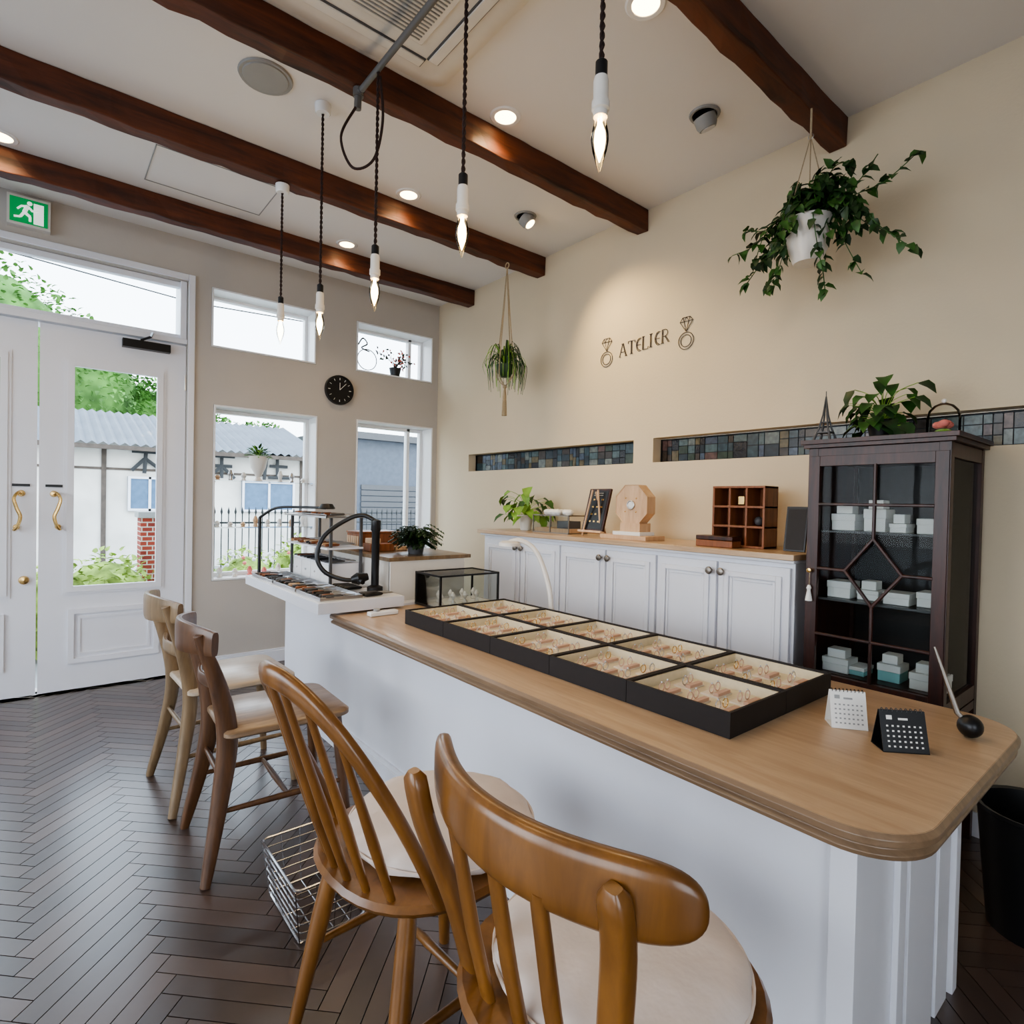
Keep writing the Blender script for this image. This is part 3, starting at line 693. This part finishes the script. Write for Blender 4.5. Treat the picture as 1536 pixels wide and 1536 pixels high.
for z in (z0,z1-w):
    for y in (y0,y1-w): b.box(x0,x1,y,y+w,z,z+w,'pewter')
    for x in (x0,x1-w): b.box(x,x+w,y0,y1,z,z+w,'pewter')
b.box(x0+.002,x0+.004,y0+w,y1-w,z0+w,z1-w,'cglass'); b.box(x0+w,x1-w,y0+w,y1-w,z1-.004,z1-.002,'cglass')
b.box(x0+.01,x1-.01,y0+.01,y1-.01,z0+.001,z0+.03,'maple'); b.box(x0+.03,x1-.03,y0+.03,y0+.13,z0+.03,z0+.075,'dgrey')
random.seed(3)
for i in range(14): b.sphere((x0+.05+random.uniform(-.02,.06),y0+.05+i*.016,z1+.016),.024,'boxw',(1,1,.8),10)
b.done()
def tilted(cx,cy,cz,yaw,tilt): return Matrix.Translation((cx,cy,cz))@Matrix.Rotation(math.radians(yaw),4,'Z')@Matrix.Rotation(math.radians(tilt),4,'Y')
b=B('menu_board_on_easel',tilted(2.40,2.22,ZS+.03,-8,14))
b.box(0,.014,-.09,.09,.0,.245,'mahog'); b.box(-.002,0,-.078,.078,.012,.233,'black')
for i in range(4):
    for j in range(3): b.box(-.0035,-.002,-.05+j*.036,-.034+j*.036,.05+i*.042,.060+i*.042,'gold')
for i in range(2): b.box(-.0035,-.002,-.04,.04,.205+i*.012,.207+i*.012,'paper')
b.box(-.02,.012,-.1,.1,-.012,.0,'maple')
b.M=Matrix.Identity(4)
for q in (-1,1): b.sweep([(2.40,2.22+q*.07,ZS+.002),(2.425,2.22+q*.02,ZS+.26)],.006,'maple',8)
b.sweep([(2.52,2.22,ZS+.002),(2.43,2.22,ZS+.25)],.006,'maple',8)
b.done(bevel=.0015)
b=B('wooden_octagon_display'); b.box(2.34,2.50,1.80,2.10,ZS,ZS+.022,'maple'); b.box(2.37,2.49,1.86,2.04,ZS+.022,ZS+.04,'boxw'); b.box(2.40,2.49,1.885,2.015,ZS+.04,ZS+.085,'maple')
cz=ZS+.18; cy=1.95
def octa(x,r): return [V((x,cy+r*math.cos(math.pi/8+j*math.pi/4),cz+r*1.02*math.sin(math.pi/8+j*math.pi/4))) for j in range(8)]
b.rings([octa(2.41,.108),octa(2.405,.112),octa(2.475,.112)],'maple'); 
b.torus((2.403,cy,cz),.022,.004,'silver','X',20,6); b.lathe([(.0,-.003),(.018,-.002),(.018,.0)],(2.404,cy,cz),'boxw',18,'X')
for a in range(4): b.sphere((2.403,cy+.05*math.cos(a*1.57+.8),cz+.05*math.sin(a*1.57+.8)),.004,'gold',seg=8)
b.done(bevel=.002)
b=B('wooden_cubby_shelf'); x0,x1,y0,y1,z0,z1=2.42,2.54,1.235,1.485,ZS,ZS+.275; t=.01
b.box(x1-.006,x1,y0,y1,z0,z1,'walnut')
for i in range(4): z=z0+(z1-z0-t)*i/3; b.box(x0,x1-.006,y0,y1,z,z+t,'walnut')
for i in range(4): y=y0+(y1-y0-t)*i/3; b.box(x0+.001,x1-.006,y,y+t,z0+.001,z1-.001,'walnut')
b.sphere((x0+.05,y0+.05,z0+.12),.02,'dgrey'); b.sphere((x0+.05,y0+.2,z0+.03),.018,'silver'); b.box(x0+.03,x0+.06,y0+.11,y0+.14,z0+.192,z0+.23,'gold')
b.done(bevel=.0015)
b=B('wooden_block_box'); b.box(2.33,2.405,1.33,1.51,ZS,ZS+.03,'walnut'); b.box(2.33,2.405,1.33,1.51,ZS+.031,ZS+.05,'mahog'); b.done(bevel=.003)
b=B('leaning_tablet',tilted(2.40,1.095,ZS,4,10)); b.box(0,.012,-.04,.045,0.003,.19,'black'); b.box(-.001,0,-.034,.038,.01,.18,'blackm'); b.done(bevel=.003)

# ------------------------------------------------------------------ display cabinet
b=B('glass_display_cabinet'); x0,x1,y0,y1=2.27,XA-.016,.545,.99; zt=1.43; zb=.52
p=.034
for x in (x0,x1-p):
    for y in (y0,y1-p): b.box(x,x+p,y,y+p,.0,zt,'mahog')
b.box(x0-.015,x1,y0-.015,y1+.015,zt,zt+.014,'mahog'); b.box(x0-.025,x1,y0-.025,y1+.022,zt+.014,zt+.03,'mahog'); b.box(x0+.001,x1-.001,y0+.001,y1-.001,zt-.05,zt-.001,'mahog')
b.box(x0+.001,x1-.001,y0+.001,y1-.001,zb,zb+.05,'mahog'); b.box(x0+.001,x1-.001,y0+.001,y1-.001,zb-.035,zb-.005,'mahog')
b.box(x1-.014,x1-.006,y0+p,y1-p,zb,zt,'blackm')
b.box(x0+p,x1-p,y1-.02,y1-.012,zb,zt,'mahog'); b.box(x0+p,x1-p,y0+.012,y0+.016,zb+.05,zt-.05,'cglass')
b.box(x0+.012,x0+.016,y0+p,y1-p,zb+.05,zt-.05,'cglass')
fx=x0-.004
b.frame('X',fx,.02,y0+.004,y1-.004,zb+.03,zt-.03,.038,'mahog')
ym=.762
def bar(a,c,w=.0055): b.sweep([(fx+.004,a[0],a[1]),(fx+.004,c[0],c[1])],None,'mahog',8,up=(1,0,0),flat=(w,.007),sq=.6)
L_,R_=y1-.04,y0+.04; top_,bot_=1.365,.585
bar((L_,1.22),(R_,1.22)); bar((L_,.735),(R_,.735)); bar((ym,top_),(ym,1.10)); bar((ym,.86),(ym,bot_))
bar((ym,1.10),(ym+.09,.98)); bar((ym,1.10),(ym-.09,.98)); bar((ym,.86),(ym+.09,.98)); bar((ym,.86),(ym-.09,.98)); bar((ym+.09,.98),(L_,.98)); bar((ym-.09,.98),(R_,.98))
for z in (.58,.86,1.115): b.box(x0+.03,x1-.02,y0+.03,y1-.025,z,z+.008,'cglass' if z>.6 else 'mahog'); 
for z in (.86,1.115): b.box(x0+.03,x0+.034,y0+.03,y1-.025,z,z+.008,'dgrey')
b.lathe([(.0,-.02),(.009,-.018),(.005,-.006),(.006,0)],(fx,y1-.02,.97),'gold',10,'X')
b.sweep([(fx-.008,y1-.02,.965),(fx-.01,y1-.02,.91)],.0015,'rope',5); b.lathe([(.004,.0),(.009,-.012),(.006,-.02),(.013,-.06),(.0,-.062)],(fx-.011,y1-.02,.915),'boxw',12)
cab=b.done(bevel=.002)
b=B('jewellery_gift_boxes'); random.seed(4)
for z,lst in ((1.1235,[(.60,.09,.05),(.70,.05,.03),(.78,.07,.08),(.88,.08,.06)]),(.8685,[(.60,.09,.05),(.70,.08,.04),(.80,.07,.035),(.89,.08,.06)]),(.5885,[(.60,.10,.055),(.72,.07,.06),(.82,.05,.03),(.89,.09,.05)])):
    for yc,w,h in lst:
        k=random.choice(('boxw','boxw','boxw','teal' if z<.7 else 'boxw')); xx=x0+.06+random.uniform(0,.05)
        b.box(xx,xx+.09,yc-w/2+.01,yc+w/2+.01,z,z+h,k); b.box(xx-.002,xx+.092,yc-w/2+.008,yc+w/2+.012,z+h*.6,z+h+.002,'boxw')
        if random.random()<.7: b.box(xx+.01,xx+.07,yc-w*.35+.01,yc+w*.35+.01,z+h+.003,z+h+.035,'boxw')
b.done(bevel=.002,parent=cab)
ZT=1.4605
b=B('eiffel_tower_figurine'); cx,cy=2.32,.955
for sx in (-1,1):
    for sy in (-1,1):
        pts=[(cx+sx*.03,cy+sy*.03,ZT),(cx+sx*.016,cy+sy*.016,ZT+.05),(cx+sx*.007,cy+sy*.007,ZT+.10),(cx+sx*.001,cy+sy*.001,ZT+.17)]; b.sweep(pts,[.005,.004,.003,.0015],'dgrey',6)
b.box(cx-.024,cx+.024,cy-.024,cy+.024,ZT+.03,ZT+.035,'dgrey'); b.box(cx-.013,cx+.013,cy-.013,cy+.013,ZT+.07,ZT+.074,'dgrey'); b.sweep([(cx,cy,ZT+.16),(cx,cy,ZT+.19)],.0015,'dgrey',5)
b.done()
pothos('potted_houseplant',(2.46,.81,ZT),.15,60,'green','black',.05,.08,9,.06,kk=['green','dgreen','green'],up0=-.35,up1=1.3)
b=B('glass_dome_rose'); c=(2.45,.615,ZT); b.lathe([(.0,0),(.058,0),(.058,.012),(.0,.013)],c,'walnut',24)
b.lathe([(.05,.013),(.05,.07),(.044,.095),(.03,.112),(.012,.121),(.004,.122)],c,'dome',24); b.sphere((c[0],c[1],ZT+.129),.008,'ceram',seg=10)
for i in range(9):
    a=i*.7; b.sphere((c[0]+.018*math.cos(a)*(i%3)/2,c[1]+.018*math.sin(a)*(i%3)/2,ZT+.045+.004*(i%2)),.016,'pink',(1,1,.8),10)
b.sphere((c[0],c[1],ZT+.022),.025,'lgreen',(1,1,.4),10); b.done()

# ------------------------------------------------------------------ hanging plants
random.seed(21)
b=B('hanging_vine_planter'); c=V((2.34,1.05,2.165)); zt=2.774
b.lathe([(.0,0),(.05,.003),(.07,.05),(.082,.13),(.09,.16),(.09,.17),(.08,.168),(.075,.15),(.0,.15)],c,'ceram',28)
b.lathe([(.0,.145),(.076,.15),(.0,.155)],c,'soil',14)
for q in range(3):
    a=q*2.09+.4; b.sweep([(c.x+.085*math.cos(a),c.y+.085*math.sin(a),c.z+.165),(c.x,c.y,c.z+.50)],.0022,'rope',5)
b.sweep([(c.x,c.y,c.z+.49),(c.x,c.y,zt)],.004,'rope',6); b.torus((c.x,c.y,c.z+.5),.01,.002,'silver','X',12,5)
def vine(start,dirs,k,leafs,den=(1,1,2)):
    pts=bez([start]+dirs,8); b.sweep(pts,.0018,'green',4)
    for j in range(2,len(pts),1):
        p=pts[j]; t=(pts[min(j+1,len(pts)-1)]-pts[j-1]).normalized()
        for _ in range(random.choice(den)):
            dd=(t*.5+V((random.uniform(-1,1),random.uniform(-1,1),random.uniform(-.9,.3)))).normalized()
            b.leaf(p,dd,(random.uniform(-1,-.3),random.uniform(-.4,.4),.8),leafs*random.uniform(.7,1.2),leafs*.72,random.choice(k))
s=c+V((0,0,.165))
for i in range(40):
    a=random.uniform(0,6.28); r=random.uniform(.05,.18); d=V((math.cos(a)*.75,math.sin(a),0)); up=random.uniform(.03,.16); dn=random.uniform(-.05,.15)
    vine(s+d*.04,[s+d*r*.6+V((0,0,up)),s+d*r+V((0,0,up-dn*.5)),s+d*(r+.03)+V((0,0,up-dn-.03))],['dgreen','green','dgreen'],.046,(0,1,1))
for tgt in ((.02,.33,-.02),(0,.26,.06),(.03,-.36,.13),(0,-.24,.16),(-.02,-.38,-.24),(0,.26,-.18),(0,-.20,-.26),(-.09,-.10,-.25),(.0,.16,-.22),(.05,-.28,-.12),(.0,.2,-.08),(-.05,.11,-.24),(.05,-.05,-.27),(-.1,.06,-.12),(-.09,.13,-.14)):
    t=V(tgt); vine(s+V((0,t.y*.1,0)),[s+V((t.x*.7,t.y*.35,.05)),s+V((t.x*.9,t.y*.7,t.z*.5)),s+t],['dgreen','green'],.044,(0,1,1,2))
b.done(smooth=60,fixn=False)
b=B('hanging_spider_plant'); c=V((2.36,2.98,2.02)); zt=2.774
b.lathe([(.0,0),(.035,.003),(.05,.03),(.058,.07),(.06,.08),(.05,.075),(.0,.07)],c,'dgreen',20)
for q in range(4):
    a=q*1.57+.3; b.sweep(bez([(c.x,c.y,c.z-.06),(c.x+.05*math.cos(a),c.y+.05*math.sin(a),c.z-.01),(c.x+.066*math.cos(a),c.y+.066*math.sin(a),c.z+.06),(c.x+.03*math.cos(a),c.y+.03*math.sin(a),c.z+.40),(c.x,c.y,zt-.04)],5),.004,'rope',5)
b.torus((c.x,c.y,zt-.025),.018,.004,'rope','X',14,5)
for q in range(9):
    a=q*.7; b.sweep([(c.x,c.y,c.z-.055),(c.x+.008*math.cos(a),c.y+.008*math.sin(a),c.z-.11),(c.x+.014*math.cos(a),c.y+.014*math.sin(a),c.z-.25)],.004,'rope',5)
b.sphere((c.x,c.y,c.z-.06),.014,'rope'); b.sphere((c.x,c.y,c.z-.15),.014,'rope')
for i in range(80):
    a=random.uniform(0,6.28); L=random.uniform(.05,.16); d=V((math.cos(a),math.sin(a),0)); up=random.uniform(.03,.16); s0=c+V((0,0,.07))
    pts=bez([s0,s0+d*L*.6+V((0,0,up)),s0+d*L+V((0,0,up*.2)),s0+d*L*.9+V((0,0,-random.uniform(.03,.18)))],4); n_=len(pts)
    b.sweep(pts,None,random.choice(('green','lgreen','dgreen')),4,up=(0,0,1),flat=([.0085*(1-.8*j/(n_-1)) for j in range(n_)],.0008))
b.done(smooth=60,fixn=False)

# ------------------------------------------------------------------ wall clock, exit sign, lettering
b=B('wall_clock'); c=(1.80,YB-.002,2.045)
b.lathe([(.0,-.02),(.1,-.02),(.102,-.03),(.112,-.028),(.114,0),(0,0)],c,'black',40,'Y')
for i in range(12):
    a=i*math.pi/6; r0,r1=(.076,.092); s_,co=math.sin(a),math.cos(a)
    b.sweep([(c[0]+r0*s_,c[1]-.0215,c[2]+r0*co),(c[0]+r1*s_,c[1]-.0215,c[2]+r1*co)],.002 if i%3 else .003,'paper',5)
b.sweep([(c[0],c[1]-.024,c[2]),(c[0]-.0,c[1]-.024,c[2]+.055)],.0025,'paper',5); b.sweep([(c[0],c[1]-.025,c[2]),(c[0]+.05,c[1]-.025,c[2]+.052)],.002,'paper',5); b.done()
b=B('exit_sign'); x0,x1,z0,z1=-.145,.045,2.70,2.865; y=YB-.055
b.box(x0,x1,y,YB-.001,z0,z1,'whitewarm'); b.box(x0+.012,x1-.012,y-.003,y,z0+.014,z1-.014,'exit')
b.box(x0+.115,x1-.03,y-.004,y-.003,z0+.02,z1-.03,'exitw')
def st(a,c_,r=.007): b.sweep([(x0+a[0],y-.006,z0+a[1]),(x0+c_[0],y-.006,z0+c_[1])],r,'exitw' if a[0]<.115 else 'exit',6)
b.sphere((x0+.098,y-.006,z0+.128),.012,'exitw',(1,.3,1),10)
st((.09,.112),(.075,.075),.010); st((.075,.075),(.10,.055),.008); st((.10,.055),(.10,.028),.006); st((.075,.075),(.058,.045)); st((.058,.045),(.03,.04),.006); st((.09,.11),(.062,.105),.006); st((.062,.105),(.045,.085),.005); st((.092,.108),(.112,.088),.006); st((.112,.088),(.135,.10),.005)
b.done()
b=B('atelier_wall_lettering')
def P3(s_,t_): return (XA-.003,2.135-(s_),2.13+t_)
def strokes(pts,r=.0019): b.sweep([P3(*q) for q in pts],r,'line',5)
def arc(cx,cy,rx,ry,a0,a1,n=10): return [(cx+rx*math.cos(math.radians(a0+(a1-a0)*i/n)),cy+ry*math.sin(math.radians(a0+(a1-a0)*i/n))) for i in range(n+1)]
H=.075
def G(ch,s,t):
    f=lambda L:[(s+a,t+c) for a,c in L]
    D=lambda L:[strokes(f(l)) for l in L]
    if ch=='A': D([[(0,0),(.022,H)],[(.022,H),(.046,0)],[(.027,H),(.052,0)],[(.008,.026),(.038,.026)],[(-.006,0),(.008,0)],[(.04,0),(.058,0)],[(.012,H),(.03,H)]])
    if ch=='T': D([[(0,H),(.05,H)],[(.022,0),(.022,H)],[(.028,0),(.028,H)],[(0,H),(0,H-.014)],[(.05,H),(.05,H-.014)],[(.014,0),(.036,0)]])
    if ch=='E': D([arc(.028,H*.5,.026,H*.5,70,290,14),[(.004,H*.5),(.034,H*.5)],arc(.03,H*.5,.021,H*.42,90,270,12)])
    if ch=='L': D([[(0,0),(0,H)],[(.006,.004),(.006,H)],[(0,0),(.036,0)],[(.036,0),(.04,.014)],[(-.006,H),(.012,H)]])
    if ch=='I': D([[(0,0),(0,H)],[(.006,0),(.006,H)],[(-.007,0),(.013,0)],[(-.007,H),(.013,H)]])
    if ch=='R': D([[(0,0),(0,H)],[(.006,0),(.006,H)],[(0,H),(.02,H)]+arc(.02,H*.75,.017,H*.25,90,-90,8)+[(.006,H*.5)],[(.018,H*.5),(.042,0)],[(.024,H*.5),(.05,0)],[(-.007,0),(.013,0)]])
s=-.165
for ch,w in (('A',.064),('T',.058),('E',.048),('L',.054),('I',.03),('E',.05),('R',.05)):
    G(ch,s,-.04+(s+.165)*.07); s+=w
for cy0 in (-.268,.295):
    b.torus(P3(cy0,-.035),.046,.002,'line','X',30,5); b.torus(P3(cy0,-.035),.032,.002,'line','X',28,5)
    d0=.008; top_=.092; mid=.070
    strokes([(cy0-.022,top_),(cy0+.022,top_),(cy0+.040,mid),(cy0,d0+.006),(cy0-.040,mid),(cy0-.022,top_)]); strokes([(cy0-.040,mid),(cy0+.040,mid)]); strokes([(cy0-.015,mid),(cy0,d0+.006),(cy0+.015,mid)]); strokes([(cy0-.022,top_),(cy0-.015,mid),(cy0,top_),(cy0+.015,mid),(cy0+.022,top_)])
b.done()

# ------------------------------------------------------------------ window-sill things
b=B('glass_window_shelf'); yy=YB+.03
for z in (1.31,.98): b.box(.937,1.623,yy,yy+.11,z,z+.006,'cglass')
for z in (1.31,.98):
    for x in (.934,1.612): b.box(x,x+.014,yy+.02,yy+.04,z-.012,z,'silver')
b.done(parent=w3)
b=B('white_vase_with_succulent'); c=(1.24,YB+.085,1.3165); b.lathe([(.0,0),(.035,0),(.03,.01),(.016,.03),(.05,.10),(.065,.17),(.068,.18),(.06,.175),(.0,.165)],c,'ceram',20)
random.seed(2)
for i in range(140):
    a=random.uniform(0,6.28); e=random.uniform(-.1,1.3); d=V((math.cos(a),math.sin(a)*.5,e)).normalized(); b.leaf(V(c)+V((0,0,.18))+d*random.uniform(.01,.07),d,(0,0,1),.04,.018,random.choice(('lgreen','green')))
b.done(smooth=60,fixn=False)
b=B('window_shelf_ornaments'); random.seed(8)
for z in (.9865,1.3165):
    for i in range(8):
        x=.97+i*.085
        if z>1.2 and abs(x-1.24)<.09: continue
        h=random.uniform(.03,.09); b.lathe([(.0,0),(.018,0),(.012,h*.3),(.02,h*.6),(.008,h),(.0,h*1.02)],(x,YB+.085,z),random.choice(('ceram','maple','silver','boxw')),12)
for i in range(6):
    x=.99+i*.1; h=random.uniform(.05,.1); b.lathe([(.0,0),(.02,0),(.012,h*.3),(.02,h*.6),(.008,h),(.0,h*1.02)],(x,YB+.085,.635),random.choice(('ceram','boxw','pink')),12)
b.done()
b=B('potted_twig_plant'); c=V((2.33,YB+.09,2.2355)); pot(b,c,.05,.08,'black'); random.seed(5)
for i in range(18):
    a=random.uniform(0,6.28); d=V((math.cos(a),math.sin(a)*.3,0)); tip=c+V((0,0,.08))+d*random.uniform(.05,.17)+V((0,0,random.uniform(.03,.15)))
    b.sweep(bez([c+V((0,0,.07)),c+d*.03+V((0,0,.12)),tip],4),.002,'soil',4)
    for j in range(4): b.leaf(tip+V((random.uniform(-.03,.03),random.uniform(-.01,.01),random.uniform(-.04,.02))),(random.uniform(-1,1),.1,random.uniform(-1,1)),(0,-1,0),.03,.016,random.choice(('dgreen','pink','dgrey')))
b.done(smooth=60,fixn=False)
b=B('window_glass_emblem'); b.torus((2.10,YB+.145,2.36),.085,.004,'black','Y',30,6,(1,1)); b.sweep(bez([(2.02,YB+.145,2.47),(2.06,YB+.145,2.53),(2.10,YB+.145,2.49),(2.05,YB+.145,2.45),(2.12,YB+.145,2.43)],6),.006,'black',6); b.done()

# ------------------------------------------------------------------ exterior
GZ=-.12
M['pave']=plain('pavement',srgb(150,150,148),.9,var=.12,scale=3)
M['plaster']=plain('stained_plaster',srgb(214,210,202),.9,var=.2,scale=1.6)
M['roof']=plain('corrugated_roof',srgb(106,110,116),.7,var=.12,scale=2)
M['timber']=plain('dark_timber',srgb(86,76,68),.8,var=.2)
M['bluewin']=plain('blue_window',srgb(84,112,140),.4,var=.15)
M['slate']=plain('slate_building',srgb(86,92,102),.7,var=.1)
M['iron']=plain('fence_iron',srgb(40,42,44),.5)
b=B('street_ground'); b.box(-20,25,YB+.25,40,GZ-.1,GZ,'pave'); b.box(-20,XL-.25,-12,YB+.24,GZ-.1,GZ,'pave'); b.box(XL-.24,25,-12,YF-.25,GZ-.1,GZ,'pave'); b.done(smooth=0)
b=B('neighbour_house'); y=12.0; b.box(-9,4.3,y,y+5,GZ,2.12,'plaster')
N=int((4.6+9.3)/.075)
vr=[]
for i in range(N+1):
    x=-9.3+i*.075; dz=.05 if i%2 else 0
    vr.append((b.v((x,y-.35,2.02+dz)),b.v((x,y+2.4,2.86+dz))))
for i in range(N): b.face([vr[i][0],vr[i+1][0],vr[i+1][1],vr[i][1]],'roof')
b.box(-9.3,4.6,y-.36,y-.30,1.95,2.02,'timber')
for x in (-2.2,-.6,.86,2.2,4.2): b.box(x-.035,x+.035,y-.03,y,GZ,2.0,'timber')
b.box(-9,4.3,y-.02,y,1.62,1.66,'timber')
for x0,x1 in ((-2,-1),(1.2,1.85),(3.05,4.05)):
    b.box(x0,x1,y-.04,y,.92,1.52,'bluewin'); b.frame('Y',y-.07,.05,x0,x1,.92,1.52,.04,'white'); b.box((x0+x1)/2-.02,(x0+x1)/2+.02,y-.07,y-.02,.92,1.52,'white')
def kanji(x,z,s_,L):
    for (a,c_,d,e) in L: b.sweep([(x+a*s_,y-.06,z+c_*s_),(x+d*s_,y-.06,z+e*s_)],None,'iron',6,up=(0,1,0),flat=(.035,.01))
kanji(1.25,1.58,.42,[(0,.9,1,.9),(.5,.9,.45,0),(.45,.6,0,.1),(.5,.6,1,.2)]); kanji(2.45,1.55,.46,[(0,.9,1,.9),(.5,.9,.5,0),(.1,.5,.9,.5),(.5,.5,0,.0),(.5,.5,1,0)]); kanji(3.45,1.55,.50,[(0,1,1,1),(.1,1,0,0),(.5,.9,.5,.1),(.2,.55,.9,.55),(.15,.1,1,.1)])
b.done(smooth=0)
b=B('slate_building'); b.box(5.0,13,12.2,16,GZ,2.55,'slate'); b.box(4.9,13.1,12.0,16.2,2.55,2.7,'dgrey')
for i in range(12): b.box(5.6,8.0,12.16,12.2,.0+i*.13,.11+i*.13,'dgrey')
b.done(smooth=0)
def foliage(name,blobs,k,n_,ls,seed):
    random.seed(seed); b=B(name)
    for (cx,cy,cz,rx,ry,rz) in blobs:
        b.sphere((cx,cy,cz),1,k,(rx*.85,ry*.85,rz*.85),12)
        for i in range(n_):
            u_=random.uniform(-1,1); a=random.uniform(0,6.28); q=math.sqrt(1-u_*u_); d=V((q*math.cos(a),q*math.sin(a),u_)); 
            if d.y>.35: continue
            rr=random.uniform(.8,1.04)+.07*math.sin(a*5)*math.cos(u_*6)
            p_=V((cx+d.x*rx*rr,cy+d.y*ry*rr,cz+d.z*rz*rr)); b.leaf(p_,d+V((random.uniform(-1,1),random.uniform(-1,1),random.uniform(-1,.5))),(0,0,1),ls,ls*.7,k)
    return b
b=foliage('garden_tree',[(-1.2,19,4.4,2.3,1.5,2.6),(.6,19.2,3.9,1.8,1.2,1.9),(2.2,19.8,3.1,1.4,1,1.4),(3.8,20,2.6,1.5,1,1.2),(5.6,20,2.5,1.3,1,1.1)],'tree',2600,.15,3)
b.cyl((-1.2,19,GZ),(-1.2,19,3),.25,.18,'timber'); b.done(smooth=60,fixn=False)
b=foliage('garden_shrub',[(.42,5.7,.30,.38,.3,.42),(.0,6.0,.22,.35,.3,.36)],'shrub',700,.06,4); b.done(smooth=60,fixn=False)
b=foliage('flower_shrub',[(1.55,5.9,.26,.35,.3,.44),(2.1,6.0,.32,.35,.3,.5),(2.7,6.1,.28,.4,.3,.46),(3.3,6.2,.24,.4,.3,.44)],'shrub',700,.05,5)
for i in range(120): b.sphere((random.uniform(1.3,3.5),5.60+random.uniform(0,.1),random.uniform(.15,.75)),.018,random.choice(('boxw','pink','boxw')),seg=6)
b.done(smooth=60,fixn=False)
b=B('brick_pillar'); b.box(.70,.90,6.0,6.22,GZ,1.0,'brick'); b.box(.68,.92,5.98,6.24,1.0,1.05,'grey'); b.done(smooth=0)
b=B('iron_fence')
for i in range(52):
    x=1.0+i*.072; b.cyl((x,7.0,GZ),(x,7.0,1.0),.006,None,'iron',6); b.sweep([(x,7,1.0),(x,7,1.03),(x,7,1.09)],[.005,.014,.001],'iron',6)
for z in (.1,.9): b.box(1.0,4.7,6.985,7.015,z,z+.02,'iron')
b.done()
b=B('overhead_power_line')
for q in range(2): b.sweep([(-8,11,5.2+q*.3),(2,11,4.45+q*.3),(12,11,4.9+q*.3)],.012,'iron',5)
for x in (-8,12): b.cyl((x,11,GZ),(x,11,6),.1,None,'timber')
b.done()

# ------------------------------------------------------------------ light
w=bpy.data.worlds.new('sky'); bpy.context.scene.world=w; w.use_nodes=True; nt=w.node_tree; bg=nt.nodes['Background']
tc=nt.nodes.new('ShaderNodeTexCoord'); sp=nt.nodes.new('ShaderNodeSeparateXYZ'); rp=nt.nodes.new('ShaderNodeValToRGB')
nt.links.new(tc.outputs['Generated'],sp.inputs[0]); nt.links.new(sp.outputs['Z'],rp.inputs['Fac']); nt.links.new(rp.outputs['Color'],bg.inputs['Color'])
rp.color_ramp.elements[0].color=(.90,.95,1,1); rp.color_ramp.elements[1].color=(.66,.80,1,1); rp.color_ramp.elements[1].position=.8
bg.inputs['Strength'].default_value=6.0
def area(name,loc,rot,sx,sy,E,col):
    l=bpy.data.lights.new(name,'AREA'); l.shape='RECTANGLE'; l.size=sx; l.size_y=sy; l.energy=E; l.color=col
    o=bpy.data.objects.new(name,l); bpy.context.collection.objects.link(o); o.location=loc; o.rotation_euler=rot; return o
r=math.radians
area('daylight_left',(XL-.15,2.45,1.42),(0,r(-90),0),2.1,2.4,26,(.72,.85,1))
try: bpy.context.scene.view_settings.look='AgX - Medium High Contrast'
except Exception as ex: print(ex)

# ------------------------------------------------------------------ camera
f=867.0
Xc=V((0.7731577754,-0.0065831789,-0.6341795325)); Yc=V((-0.6338509321,0.0257974863,-0.7730249763)); Zc=V((0.0214492008,0.9996455312,0.0157727730))
cam=bpy.data.cameras.new('camera'); cam.sensor_width=36; cam.lens=f/1536*36; cam.clip_start=.05
co=bpy.data.objects.new('camera',cam); bpy.context.collection.objects.link(co)
co.matrix_world=Matrix.Translation((0,0,1.2))@Matrix((Xc,Yc,Zc)).to_4x4()
bpy.context.scene.camera=co
